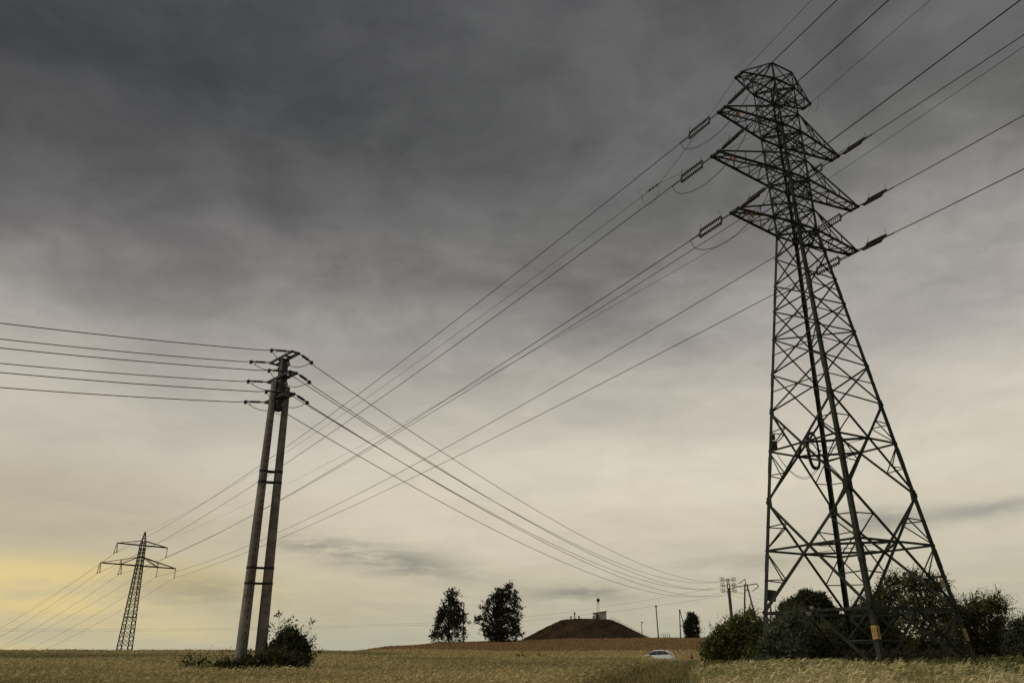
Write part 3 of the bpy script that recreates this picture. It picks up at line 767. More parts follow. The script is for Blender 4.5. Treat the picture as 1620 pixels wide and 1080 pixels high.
# ------------------------------------------------------------------ distant small poles and their lines
def simple_pole(name, label, x, y, h, r=.14, mtl='concdark', lean=(0, 0), group=None, cat='utility pole'):
    z = G(x, y); o = thing(name, label, cat, (x, y, z), group)
    mb = MB(); mb.tube([(lean[0] * t * h, lean[1] * t * h, -.4 + (h + .4) * t) for t in (0, .5, 1)], [r * 1.25, r * 1.1, r], 10); mb.build('post', mtl, o, smooth=True)
    return o, Vector((x + lean[0] * h, y + lean[1] * h, z + h))
def loop_pole(x, y, zt, label, arms=True):
    """double-circuit pole: concrete post, steel head, six side brackets each with a rectangle of insulators and jumper"""
    z = G(x, y); o = thing('utility_pole', label, 'utility pole', (x, y, z), 'double circuit poles behind the bushes'); L = Vector((x, y, z))
    top = zt - z
    mb = MB()
    for s in (-.12, .12): mb.tube([(s * 1.2, s * .6, -.4), (s, s * .6, top - 1.55)], [.19, .15], 10)
    for zz in (2.5, 6.0, top - 2.2): mb.box((0, 0, zz), (.6, .4, .14))
    mb.build('concrete_post', 'concdark', o, smooth=False)
    mb = MB()
    for s in (-.12, .12): mb.bar((s * 1.6, 0, top - 1.9), (s, 0, top + .0), .11)
    for zz in (.0, -.9, -1.5): mb.bar((-.3, 0, top + zz), (.3, 0, top + zz), .11)
    mb.build('head_column', 'galv', o)
    for k in 'tml':
        for s in (-1, 1):
            zz = HZ[k] - HZ['t'] + top
            mb = MB(); mb.bar((.1 * s, 0, zz - .3), (.62 * s, 0, zz - .12), .10); mb.bar((.62 * s, 0, zz - .12), (1.3 * s, 0, zz - .12), .09)
            b = mb.build('cross_arm', 'galv', o)
            for xx in (.72, 1.02):
                m2 = MB(); disc_string(m2, Vector((xx * s, 0, zz - .38)), Vector((xx * s, 0, zz + .2)), 3, .085, 8); m2.build('insulator_string', 'insul', b, smooth=True)
            m3 = MB(); m3.tube([(.62 * s, 0, zz + .2), (1.3 * s, 0, zz + .2), (1.34 * s, 0, zz + .1), (1.32 * s, 0, zz - .36), (.68 * s, 0, zz - .4)], .035, 5); m3.build('jumper_cable', 'wire', b)
    return o
loop_pole(HP.x, HP.y, HZ['t'] + EYE + .25, 'pole with six bracket loops standing behind the leafy bush')
P3 = Vector((77.2, 173.6, 0)); zt3 = 12.1 + EYE
loop_pole(P3.x, P3.y, zt3, 'second pole with bracket loops, hidden behind the pylon foot')
for k in 'tml':
    for s in (-1, 1):
        A = Vector((HP.x, HP.y, HZ[k] + EYE)) + uh * .95 * s; B = Vector((P3.x, P3.y, zt3 + HZ[k] - HZ['t'])) + uh * .95 * s
        wire(parab(A, B, 2.2, 30), .014, f'thin wire from the {"right" if s > 0 else "left"} {tname[k]} bracket of the loop pole behind the pylon', 'wires between the loop poles')
# A-shaped timber pole beside it with a bent arm
ax_, ay_ = 36.5, 124.8; az_ = G(ax_, ay_); ah = 10.35 + EYE - az_
ap = thing('utility_pole', 'dark A-shaped pole with a bent top arm above the bushes', 'utility pole', (ax_, ay_, az_))
for s in (-1, 1):
    mb = MB(); mb.tube([(s * 1.75 + .2, 0, -.3), (s * .14, 0, ah)], [.16, .12], 10); mb.build('leg', 'wood', ap, smooth=True)
mb = MB(); mb.bar((-.32, 0, ah - .9), (.34, 0, ah - .9), .12); mb.build('brace', 'wood', ap)
mb = MB(); mb.bar((-2.5, 0, ah - .75), (-1.7, 0, ah - .45), .11); mb.bar((-1.7, 0, ah - .45), (1.75, 0, ah + .05), .13); mb.bar((1.75, 0, ah + .05), (1.95, 0, ah - .45), .12); mb.build('cross_arm', 'galv', ap)
mb = MB(); mb.bar((.0, 0, ah), (-.05, 0, ah + .75), .10); mb.build('top_bracket', 'galv', ap)
ta = Vector((-.05, 0, ah + .72)); tb = Vector((1.93, 0, ah - .42))
for p_ in (ta, tb):
    mb = MB(); disc_string(mb, p_, p_ + Vector((-.95, .2, -.62)), 5, .10, 8); mb.build('insulator_string', 'insul', ap, smooth=True)
# thin line running left over the rise
LP = Vector((-14.0, 234.6, 8.54 + EYE)); LE_ = Vector((-245, 341, 9.93 + EYE)); A0 = Vector((ax_, ay_, az_))
for i, (p_, dz_) in enumerate(((ta, .55), (tb, 0.0))):
    A = A0 + p_ + Vector((-.95, .2, -.62)); B = LP + Vector((.5 * i, 0, dz_)); nm = ('upper', 'lower')[i]
    wire(parab(A, B, 1.0, 30), .016, f'{nm} thin wire of the pair running left behind the mound', 'thin pair of wires along the horizon')
    wire(parab(B, LE_ + Vector((0, 0, dz_ * 1.6)), 1.2, 30), .022, f'{nm} thin wire of the pair running along the left horizon', 'thin pair of wires along the horizon')
o, tp = simple_pole('utility_pole', 'slim pole standing in the right side of the left birch', -14.0, 234.6, 14.4 + EYE - G(-14, 234.6), .15)
mb = MB(); zz = LP.z - o.location.z
mb.bar((-.7, 0, zz + .5), (.8, 0, zz + .5), .09); mb.build('cross_arm', 'galv', o)
o, tp = simple_pole('utility_pole', 'leaning single pole right of the mound with a dark knob on top', 46.62, 260.9, 14.6 + EYE - G(46.6, 260.9), .17, lean=(-.012, 0))
mb = MB(); mb.tube([(tp.x - 46.62, 0, tp.z - o.location.z - .1), (tp.x - 46.62, 0, tp.z - o.location.z + .25), (tp.x - 46.62, 0, tp.z - o.location.z + .55)], [.3, .34, .12], 10); mb.build('lamp_head', 'black', o)
# A-frame pole further right
fx, fy = 53.1, 256.6; fz = G(fx, fy); fh = 13.3 + EYE - fz
af = thing('utility_pole', 'distant A-frame pole left of the small round tree', 'utility pole', (fx, fy, fz))
mb = MB(); mb.tube([(-.35, 0, -.3), (.0, 0, fh)], [.2, .15], 8); mb.build('leg', 'concdark', af); mb = MB(); mb.tube([(2.1, 0, -.3), (.12, 0, fh)], [.17, .13], 8); mb.build('leg', 'concdark', af)
mb = MB(); mb.bar((-.15, 0, fh * .47), (1.1, 0, fh * .47), .14); mb.build('brace', 'concdark', af); mb = MB(); mb.box((.06, 0, fh + .1), (.5, .4, .3)); mb.build('cap', 'concdark', af)
# lamp post by the mound's right slope
lx, ly = 43.2, 271.6; lz = G(lx, ly); lh = 10.3 + EYE - lz
lp = thing('street_lamp', 'small lamp post on the right slope of the mound', 'street lamp', (lx, ly, lz))
mb = MB(); mb.tube([(0, 0, -.3), (0, 0, lh)], [.13, .1], 8); mb.build('post', 'galv', lp); mb = MB(); mb.box((.2, 0, lh + .05), (.75, .35, .25)); mb.build('lamp_head', 'galv', lp)
# posts of the compound fence: angled tops
cx, cy = 49.5, 268.0; cz = G(cx, cy)
fe = thing('fence', 'short run of bent-top steel fence posts right of the mound', 'fence', (cx, cy, cz))
for i, x in enumerate((-1.6, .0, .7, 1.5, 2.1)):
    mb = MB(); mb.bar((x, 0, -.3), (x, 0, 2.1), .09); mb.bar((x, 0, 2.1), (x - .18, 0, 2.5), .07); mb.build('post', 'galv', fe)
mb = MB()
for x0, x1 in ((-1.6, -2.3), (2.1, 2.9)): mb.bar((x0, 0, 1.6), (x1, 0, .05), .08)
mb.build('stay', 'galv', fe)
mb = MB()
for z in (.5, 1.1, 1.7): mb.tube([(-1.6, 0, z), (2.1, 0, z)], .02, 4)
for i in range(26): mb.tube([(-1.6 + 3.7 * i / 25, 0, .1), (-1.6 + 3.7 * i / 25, 0, 2.0)], .008, 3)
mb.build('wire_mesh', 'galv', fe)

# ------------------------------------------------------------------ covered reservoir mound with its house
mx, my = 26.4, 290.0; mz = 4.2 + EYE
def mound():
    rings = [(26.5, -2.0), (23.5, .3), (20.5, 1.75), (17.5, 3.3), (14.2, 4.95), (11.2, 6.35), (9.2, 7.15), (7.6, 7.5), (4.5, 7.6), (0.01, 7.62)]
    n = 96; vs = []; 
    for r, z in rings:
        for j in range(n):
            a = 2 * math.pi * j / n; w = .55 * (float(vnoise(10 + 6 * math.cos(a) + r * .7, 10 + 6 * math.sin(a), 1.1)) - .5)
            ex = 1.02 if r > 15 else 1.0
            vs.append((mx + r * ex * math.cos(a), my + r * math.sin(a), mz + z + (w if 5 < r < 24 else 0)))
    mb = MB(); mb.add(vs, [(i * n + j, i * n + (j + 1) % n, (i + 1) * n + (j + 1) % n, (i + 1) * n + j) for i in range(len(rings) - 1) for j in range(n)])
    o = mb.build('mound', 'mound', None, smooth=True); tag(o, kind='structure')
mound()
MT = mz + 7.55
hs = thing('pump_house', 'small light grey house with sloping roof on top of the mound', 'house', (mx + 4.6, my - 3.6, MT - .25), rz=.12)
mb = MB(); w, d, h0, h1 = 4.0, 3.2, 2.35, 2.95
mb.add([(-w / 2, -d / 2, 0), (w / 2, -d / 2, 0), (w / 2, d / 2, 0), (-w / 2, d / 2, 0), (-w / 2, -d / 2, h0), (w / 2, -d / 2, h1), (w / 2, d / 2, h1), (-w / 2, d / 2, h0)],
       [(3, 2, 1, 0), (4, 5, 6, 7), (0, 1, 5, 4), (1, 2, 6, 5), (2, 3, 7, 6), (3, 0, 4, 7)]); mb.build('wall', 'render', hs)
mb = MB(); mb.add([(-w / 2 - .3, -d / 2 - .25, h0 - .02), (w / 2 + .25, -d / 2 - .25, h1 + .05), (w / 2 + .25, d / 2 + .25, h1 + .05), (-w / 2 - .3, d / 2 + .25, h0 - .02),
                   (-w / 2 - .3, -d / 2 - .25, h0 + .16), (w / 2 + .25, -d / 2 - .25, h1 + .23), (w / 2 + .25, d / 2 + .25, h1 + .23), (-w / 2 - .3, d / 2 + .25, h0 + .16)],
                  [(3, 2, 1, 0), (4, 5, 6, 7), (0, 1, 5, 4), (1, 2, 6, 5), (2, 3, 7, 6), (3, 0, 4, 7)]); mb.build('roof', 'roof', hs)
mb = MB(); mb.box((-1.25, -d / 2 - .02, .95), (.8, .06, 1.9)); mb.build('door', 'galv', hs)
am = thing('antenna_mast', 'thin mast with a dark ball antenna above the small house', 'antenna', (mx + 4.4, my - 2.0, MT))
mb = MB()
for x in (-.28, .28): mb.tube([(x, 0, 0), (x, 0, 6.6)], .04, 6)
for i in range(8): mb.bar((-.28, 0, 1.2 + .65 * i), (.28, 0, 1.2 + .65 * i), .035)
mb.build('mast', 'galv', am)
mb = MB(); mb.tube([(0, 0, 6.0), (0, 0, 6.35), (0, 0, 6.75), (0, 0, 7.1), (0, 0, 7.3)], [.25, .55, .62, .45, .1], 12); mb.build('ball_antenna', 'black', am, smooth=True)
mb = MB(); mb.box((0, 0, 5.75), (.8, .5, .12)); mb.build('bracket', 'galv', am)
mb = MB(); mb.tube([(-.45, 0, 2.5), (-.45, 0, 10.2)], [.03, .015], 5); mb.build('whip_antenna', 'galv', am)
vl = 'vents on top of the mound'
for px, h, lab in ((-5.7, 1.25, 'short vent pipe farthest left on the mound'), (-4.4, 2.5, 'tallest vent pipe on the mound, second from left'), (-2.9, 1.35, 'short vent pipe between the tall vent and the house'), (2.2, 1.3, 'short vent pipe touching the left side of the house')):
    v_ = thing('vent_pipe', lab, 'vent', (mx + px, my - 5.0, MT - .2), vl)
    mb = MB(); mb.tube([(0, 0, 0), (0, 0, h)], .17, 8); mb.build('pipe', 'galv', v_)
    mb = MB(); mb.tube([(0, 0, h - .45), (0, 0, h - .1), (0, 0, h + .08)], [.34, .34, .1], 10); mb.build('cowl', 'black', v_)
for px, lab in ((-4.5, 'short dark post on the upper left slope of the mound'), (4.0, 'short dark post in front of the small house')):
    v_ = thing('marker_post', lab, 'post', (mx + px, my - 8.6, mz + 6.6), 'marker posts on the mound')
    mb = MB(); mb.tube([(0, 0, 0), (0, 0, 1.25 if px < 0 else 1.7)], .12, 8); mb.build('post', 'black', v_); mb = MB(); mb.box((0, 0, .45), (.45, .3, .3)); mb.build('plate', 'black', v_)
sr = thing('stair_railing', 'thin steel stair railing down the right slope of the mound', 'railing', (mx + 8.5, my - 4, MT))
sp_ = [(0.0, .0), (4.0, -2.0), (8.0, -4.1), (12.0, -6.3), (15.2, -8.0)]
for i in range(12):
    t = i / 11; x = 15.2 * t; z = -7.9 * t - .25 * math.sin(t * 3.14) * 0
    mb = MB(); mb.bar((x, 0, z - .6), (x, 0, z + 1.05), .05); mb.build('post', 'galv', sr)
mb = MB(); mb.tube([(0, 0, 1.05), (15.2, 0, -6.85)], .04, 5); mb.build('rail', 'galv', sr)
mb = MB(); mb.tube([(0, 0, .5), (15.2, 0, -7.4)], .03, 5); mb.build('rail', 'galv', sr)
mb = MB(); mb.bar((-.2, 0, -.15), (15.4, 0, -8.1), .9, .12, ref=(0, 1, 0)); mb.build('steps', 'concdark', sr)

# ------------------------------------------------------------------ car (profile lofted across its width), hydrant
def car(name, label, loc, rz, paint):
    """five-door hatchback, length along X (front at -X), z = 0 on the ground"""
    o = thing(name, label, 'car', loc, None, rz)
    # stations: x, z sill, z belt, half width, z roof (None = no cabin), roof half width
    st = [(-2.05, .32, .52, .58, None, 0), (-1.98, .22, .66, .74, None, 0), (-1.6, .18, .82, .83, None, 0), (-1.15, .18, .93, .86, None, 0),
          (-.9, .18, .97, .87, .985, .74), (-.5, .18, .98, .875, 1.24, .66), (-.1, .18, .99, .88, 1.43, .60), (.35, .18, 1.0, .88, 1.505, .585), (.8, .18, 1.01, .88, 1.50, .58),
          (1.2, .18, 1.03, .87, 1.45, .575), (1.55, .18, 1.05, .85, 1.33, .58), (1.78, .2, 1.05, .82, 1.17, .62), (1.93, .26, 1.0, .79, 1.01, .70), (2.02, .34, .85, .72, None, 0), (2.05, .4, .66, .64, None, 0)]
    secs = []
    for x, zs, zb, hw_, zr, rw in st:
        if zr is None: zr, rw = zb + .02, hw_ * .8
        half = [(hw_ * .88, zs), (hw_, zs + .16), (hw_ * 1.01, (zs + zb) / 2), (hw_ * .965, zb), (rw + (hw_ - rw) * .45, zb + (zr - zb) * .5), (rw + .03, zr - (zr - zb) * .10), (rw * .8, zr + .015), (0, zr + .03)]
        secs.append([(x, y, z) for y, z in half] + [(x, -y, z) for y, z in reversed(half[:-1])])
    mb = MB(); k = len(secs[0])
    vs = [p for s_ in secs for p in s_]
    fs = [(i * k + j, (i + 1) * k + j, (i + 1) * k + (j + 1) % k, i * k + (j + 1) % k) for i in range(len(secs) - 1) for j in range(k)] + [tuple(range(k)), tuple(reversed(range((len(secs) - 1) * k, len(secs) * k)))]
    mb.add(vs, fs); mb.build('body', paint, o, smooth=True)
    def side(i, f, s_, t):                          # point on cabin side at station x=i, height fraction f
        xs = [q[0] for q in st]; j = max(0, min(len(st) - 2, int(np.searchsorted(xs, i)) - 1)); u = (i - xs[j]) / (xs[j + 1] - xs[j])
        v = lambda q: [q[1], q[2], q[3], q[4] if q[4] else q[2] + .02, q[5] if q[4] else q[3] * .8]
        a, b = v(st[j]), v(st[j + 1]); zs, zb, hw_, zr, rw = [a[m_] * (1 - u) + b[m_] * u for m_ in range(5)]
        pts = [(hw_ * .965, zb), (rw + (hw_ - rw) * .45, zb + (zr - zb) * .5), (rw + .03, zr - (zr - zb) * .10)]
        g = f * 2; a_, b_ = (pts[0], pts[1]) if g <= 1 else (pts[1], pts[2]); g = g if g <= 1 else g - 1
        return Vector((i, s_ * (a_[0] * (1 - g) + b_[0] * g + t), a_[1] * (1 - g) + b_[1] * g))
    for s_ in (-1, 1):
        for xs_, nm in (((-.80, -.5, -.1, .27), 'side_window'), ((.29, .6, .91), 'side_window'), ((.93, 1.2, 1.42, 1.64), 'rear_quarter_window')):
            mb = MB(); n = len(xs_); top = lambda x: .95 if -.6 < x < 1.3 else (.80 if x < -.6 else .66)
            vs = []
            for x in xs_: vs += [side(x, .03, s_, .012), side(x, .5 if top(x) > .5 else .3, s_, .012), side(x, top(x), s_, .012)]
            mb.add(vs, [(i * 3 + j, i * 3 + 3 + j, i * 3 + 4 + j, i * 3 + 1 + j) for i in range(n - 1) for j in range(2)]); mb.build(nm, 'glass', o)
        mb = MB(); mb.add([side(1.74, .0, s_, .015), side(1.95, .0, s_, .0), side(1.80, .75, s_, .02), side(1.66, .8, s_, .02)] + [side(1.74, .0, s_, .06), side(1.95, .0, s_, .045), side(1.80, .75, s_, .05), side(1.66, .8, s_, .05)],
                          [(0, 1, 2, 3), (7, 6, 5, 4), (0, 4, 5, 1), (1, 5, 6, 2), (2, 6, 7, 3), (3, 7, 4, 0)]); mb.build('tail_light', 'tail', o)
        mb = MB(); mb.box((-.62, s_ * .98, 1.02), (.16, .22, .15)); mb.build('wing_mirror', paint, o)
        mb = MB(); mb.box((-1.86, s_ * .62, .66), (.3, .26, .16)); mb.build('headlight', 'glass', o)
        for x in (-1.3, 1.28):
            mb = MB(); mb.tube([(x, s_ * .68, .31), (x, s_ * .89, .31)], .31, 20); w_ = mb.build('wheel', 'tyre', o); mb = MB(); mb.tube([(x, s_ * .86, .31), (x, s_ * .90, .31)], .2, 14); mb.build('rim', 'rim', w_)
    mb = MB(); mb.add([(1.62, -.55, 1.335), (1.62, .55, 1.335), (1.82, .58, 1.17), (1.82, -.58, 1.17)], [(0, 1, 2, 3)]); mb.v = [(x + .02, y, z + .015) for x, y, z in mb.v]; mb.build('rear_window', 'glass', o)
    mb = MB(); mb.add([(-.84, -.66, 1.03), (-.84, .66, 1.03), (-.2, .56, 1.40), (-.2, -.56, 1.40)], [(0, 1, 2, 3)]); mb.v = [(x - .02, y, z + .03) for x, y, z in mb.v]; mb.build('windscreen', 'glass', o)
    mb = MB(); mb.bar((1.42, -.56, 1.475), (1.42, .56, 1.475), .30, .05, ref=(1, 0, -.35)); mb.build('spoiler', paint, o)
    mb = MB(); mb.box((2.03, 0, .50), (.16, 1.45, .24)); mb.build('rear_bumper', paint, o)
    return o
c1 = car('parked_car', 'white hatchback parked half hidden behind the oat field', (17.0, 98.2, G(17.0, 98.2) - .02), R(-16), 'white'); c1.scale = (1.09, 1.06, 1.06)
c2 = car('parked_car', 'pale car half buried in tall grass by the dark bush at the right edge', (58.5, 97.0, G(58.5, 97) - .45), R(-30), 'silver')
hx, hy = 20.6, 94.8
hy_ = thing('fire_hydrant', 'small red-brown fire hydrant beside the track', 'hydrant', (hx, hy, G(hx, hy)))
mb = MB(); mb.tube([(0, 0, -.1), (0, 0, .62), (0, 0, .64), (0, 0, .86), (0, 0, .98), (0, 0, 1.03)], [.07, .07, .12, .12, .09, .05], 14); mb.build('body', 'hydrant', hy_)
for s_ in (-1, 1): mb = MB(); mb.tube([(s_ * .1, 0, .75), (s_ * .19, 0, .75)], .055, 10); mb.build('outlet', 'hydrant', hy_)
mb = MB(); mb.tube([(0, 0, 1.0), (0, 0, 1.12)], .045, 6); mb.build('cap', 'hydrant', hy_)

# ------------------------------------------------------------------ trees and bushes
def tint_mesh(name, V, F4, C, m, parent=None, loc=None):
    """mesh of quads from numpy arrays with a per-vertex colour"""
    me = bpy.data.meshes.new(name); nv, nf = len(V), len(F4)
    me.vertices.add(nv); me.vertices.foreach_set('co', V.astype(np.float32).ravel())
    me.loops.add(nf * 4); me.loops.foreach_set('vertex_index', F4.astype(np.int32).ravel())
    me.polygons.add(nf); me.polygons.foreach_set('loop_start', (np.arange(nf) * 4).astype(np.int32))
    me.update(calc_edges=True)
    at = me.attributes.new('tint', 'FLOAT_COLOR', 'POINT'); at.data.foreach_set('color', np.concatenate([C, np.ones((nv, 1))], 1).astype(np.float32).ravel())
    me.materials.append(M[m]); o = bpy.data.objects.new(name, me); COL.objects.link(o)
    if parent is not None: o.parent = parent
    if loc is not None: o.location = loc
    return o
def unit(v): return v / np.maximum(1e-9, np.linalg.norm(v, axis=-1, keepdims=True))
def leaves(rg, P, D, size, cols, asp=.5):
    """rhombus leaves at points P, long axis D"""
    n = len(P); N = unit(np.cross(D, rg.normal(size=(n, 3)))); L = size[:, None]
    a = P; b = P + D * L * .5 + N * L * asp * .5; c = P + D * L; d = P + D * L * .5 - N * L * asp * .5
    V = np.stack([a, b, c, d], 1).reshape(-1, 3); F = np.arange(4 * n).reshape(-1, 4); C = np.repeat(cols, 4, 0)
    return V, F, C
GREEN = np.array([[.058, .064, .022], [.080, .088, .030], [.120, .125, .038], [.040, .044, .019]])
def foliage(rg, clumps, per, ln, nl, lsz, wind, cols, droop=.15, twig_out=1.0, core=0.0, asp=.5):
    """sprays of leaves growing out of each clump (centre, radii), bent by the wind"""
    Ps, Ds, Ss, Cs, TW = [], [], [], [], []
    wind = np.array(wind)
    for (cx, cy, cz, rx, ry, rz) in clumps:
        n = max(4, int(per * (rx * ry * rz) ** (2 / 3))); r = np.array([rx, ry, rz])
        dirs = unit(rg.normal(size=(n, 3))); rad = rg.random(n) ** .45
        st = np.array([cx, cy, cz]) + dirs * rad[:, None] * r * .80
        d0 = unit(dirs * twig_out + wind * (.6 + .8 * rg.random((n, 1))) + rg.normal(size=(n, 3)) * .35)
        L = ln * (.5 + rg.random(n)) * (.6 + .6 * rad)
        cshade = cols[rg.integers(0, len(cols), n)] * (.75 + .5 * rg.random((n, 1)))
        for k in range(nl):
            t = (k + rg.random(n)) / nl
            p = st + d0 * (L * t)[:, None] + wind * ((L * t * t)[:, None] * .35) - np.array([0, 0, 1]) * (droop * L * t * t)[:, None]
            ld = unit(d0 * .7 + wind * .6 + rg.normal(size=(n, 3)) * .75)
            Ps.append(p); Ds.append(ld); Ss.append(lsz * (.6 + .8 * rg.random(n)) * (1.1 - .5 * t)); Cs.append(cshade * (.8 + .4 * rg.random((n, 1))))
    for (cx, cy, cz, rx, ry, rz) in clumps if core else ():      # the dense leafy heart of each clump
        n = max(4, int(per * core * (rx * ry * rz) ** (2 / 3))); r = np.array([rx, ry, rz]); q = unit(rg.normal(size=(n, 3))) * (rg.random(n) ** .4)[:, None]
        Ps.append(np.array([cx, cy, cz]) + q * r * .8); Ds.append(unit(rg.normal(size=(n, 3)) + wind * 1.2)); Ss.append(lsz * (1.5 + 1.2 * rg.random(n))); Cs.append(cols[rg.integers(0, len(cols), n)] * (.7 + .5 * rg.random((n, 1))))
    return leaves(rg, np.concatenate(Ps), np.concatenate(Ds), np.concatenate(Ss), np.concatenate(Cs), asp)
def tree(name, label, cat, x, y, clumps, seed, per, ln, nl, lsz, wind=(.6, .1, .15), cols=GREEN, trunk_h=None, trunk_r=.16, bark='bark', group=None, droop=.15, base=0.0, stems=1, twig_out=1.0, lean=0.0, core=1.6, asp=.5):
    rg = np.random.default_rng(seed); z = G(x, y) + base; o = thing(name, label, cat, (x, y, z), group)
    V, F, C = foliage(rg, clumps, per, ln, nl, lsz, wind, cols, droop, twig_out, core, asp)
    tint_mesh('crown', V, F, C, 'leaf', o)
    mb = MB(); top = max(c[2] + c[5] * .5 for c in clumps) if trunk_h is None else trunk_h
    for s_ in range(stems):
        ox = (rg.random() - .5) * .9 * (stems > 1) * 1.5; oy = (rg.random() - .5) * (stems > 1)
        pts = [Vector((ox + lean * t * t * top + .12 * math.sin(3 * t + seed + s_) * (t > 0), oy + .1 * math.sin(2 * t + s_), -.3 + (top + .3) * t)) for t in np.linspace(0, 1, 8)]
        mb.tube(pts, [trunk_r * (1.15 - .95 * t) for t in np.linspace(0, 1, 8)], 8)
        for i, (cx, cy, cz, rx, ry, rz) in enumerate(clumps):
            if stems > 1 and i % stems != s_: continue
            t = min(.92, max(.12, (cz - .55 * rz) / top * .8)); a = pts[int(t * 7)]
            e = Vector((cx, cy, cz)); m_ = (a + e) / 2 + Vector((0, 0, .12 * (e - a).length))
            mb.tube([a, m_, e], [trunk_r * .42, trunk_r * .28, trunk_r * .1], 6)
    mb.build('trunk', bark, o, smooth=True)
    return o
def blobs(rg, outline, ny, rr, yr):
    """clumps filling a side outline given as rows (z, x0, x1)"""
    cl = []
    for (z, x0, x1) in outline:
        w = x1 - x0; n = max(1, int(round(w / (rr * 1.25))))
        for i in range(n):
            f = (i + .5) / n; x = x0 + w * f; r = rr * (.75 + .5 * rg.random())
            cl.append((x + (rg.random() - .5) * rr * .5, (rg.random() - .5) * yr * math.sqrt(max(.15, 1 - (2 * f - 1) ** 2)), z + (rg.random() - .5) * rr * .5, r, r, r * .9))
            for _ in range(ny): 
                f2 = rg.random(); cl.append((x0 + w * f2, (rg.random() - .5) * 2 * yr * math.sqrt(max(.1, 1 - (2 * f2 - 1) ** 2)), z + (rg.random() - .5) * rr, r * .9, r * .9, r * .8))
    return cl
rg0 = np.random.default_rng(5)
# two wind-blown birches on the crest.  px scale at 230 m: 5.5 px/m
BIRCH = np.array([[.020, .022, .011], [.027, .030, .014], [.034, .036, .017]])
def limbs(rg, spec, r):
    """elongated leaf masses along sweeping limbs: (x, z, length, angle deg, thickness)"""
    cl = []
    for x, z, L, a, th in spec:
        n = max(2, int(L / (r * .8)))
        for i in range(n):
            t = i / (n - 1) - .5; q = r * th * (1.05 - 1.0 * abs(t)) * (.8 + .4 * rg.random())
            cl.append((x + L * t * math.cos(R(a)) + .15 * rg.normal(), .9 * rg.normal(), z + L * t * math.sin(R(a)) + .15 * rg.normal(), q, q * 1.2, q * .9))
    return cl
sp1 = [(.6, 14.2, 2.6, -10, .9), (.2, 12.9, 2.8, 20, 1.0), (-1.6, 12.1, 2.0, 60, .8), (1.4, 11.4, 3.2, -25, 1.0), (-1.0, 10.4, 3.4, 55, 1.0), (1.9, 9.6, 3.6, -35, 1.1), (-2.4, 8.9, 3.2, 60, 1.0), (.3, 8.4, 3.6, -15, 1.2),
       (2.4, 7.5, 3.8, -40, 1.0), (-2.8, 6.8, 3.4, 65, 1.1), (.2, 6.4, 4.0, -20, 1.3), (-3.6, 4.9, 3.4, 75, 1.0), (-1.0, 4.5, 3.6, 50, 1.2), (2.0, 4.9, 4.2, -45, 1.1), (4.6, 6.6, 2.2, -60, .7), (4.5, 3.4, 2.0, -70, .6),
       (-4.5, 2.6, 3.4, 85, .9), (-2.6, 2.2, 3.4, 80, 1.0), (-.2, 2.3, 3.2, -70, 1.0), (1.9, 2.6, 3.2, -50, .9), (3.0, 2.0, 2.2, -50, .6), (-3.8, .9, 1.6, 85, .6)]
tree('birch_tree', 'tall wind-blown birch with see-through crown, left of the pair on the crest', 'tree', -17.6, 229.3, limbs(rg0, sp1, 1.08), 11, 24, 1.15, 6, .55, (.42, .05, -.28), BIRCH, 13.5, .26, 'birchbark', 'birches on the crest', droop=.55, core=1.3, asp=.34)
sp2 = [(3.4, 16.6, 2.8, 48, .8), (1.6, 15.2, 3.6, 35, 1.1), (3.8, 14.6, 3.6, 15, 1.1), (-.6, 13.9, 3.2, 55, 1.1), (5.4, 13.2, 2.8, 10, .9), (1.6, 12.8, 4.2, 25, 1.3), (-1.9, 12.2, 3.2, 65, 1.0), (5.6, 11.2, 3.6, -12, 1.0), (.6, 10.8, 4.4, 40, 1.3),
       (3.6, 9.6, 4.2, 5, 1.2), (-4.2, 11.0, 2.6, 60, .8), (-3.2, 9.6, 3.4, 65, .9), (6.0, 8.6, 3.0, -25, .9), (.2, 8.2, 4.4, 30, 1.4), (4.0, 7.2, 4.4, -15, 1.3), (-5.2, 7.6, 2.8, 30, 1.0), (-3.0, 6.8, 3.0, 50, .9), (.4, 5.8, 4.4, 20, 1.5),
       (5.0, 5.2, 4.0, -25, 1.1), (-5.2, 5.2, 2.6, -55, .9), (-3.4, 4.2, 3.2, -50, 1.0), (.0, 3.4, 4.2, 10, 1.5), (3.4, 3.4, 4.4, -25, 1.3), (6.2, 3.2, 2.8, -20, .8), (-1.8, 1.6, 3.0, -30, 1.2), (1.6, 1.4, 3.4, -10, 1.2), (4.4, 1.4, 2.6, -40, .9)]
tree('birch_tree', 'broad wind-blown birch with ragged top leaning right, next to the mound', 'tree', -4.6, 230.0, [tuple(.92 * q for q in c_) for c_ in limbs(rg0, sp2, 1.15)], 12, 24, 1.15, 6, .58, (.75, .05, .22), BIRCH, 15.0, .34, 'birchbark', 'birches on the crest', droop=.35, lean=.004, core=1.2, asp=.34)
# little tree far right of the mound
o3 = [(1.0, -1.7, 1.8), (2.2, -2.1, 2.2), (3.6, -2.2, 2.3), (5.0, -1.7, 2.1), (6.2, -1.0, 1.7), (7.1, -.2, 1.2)]
tree('small_tree', 'small dark round tree standing alone on the crest right of the mound', 'tree', 55.7, 254.0, blobs(rg0, o3, 2, .85, 1.6), 13, 50, .8, 6, .3, (.5, 0, .2), BIRCH, 6.0, .16)
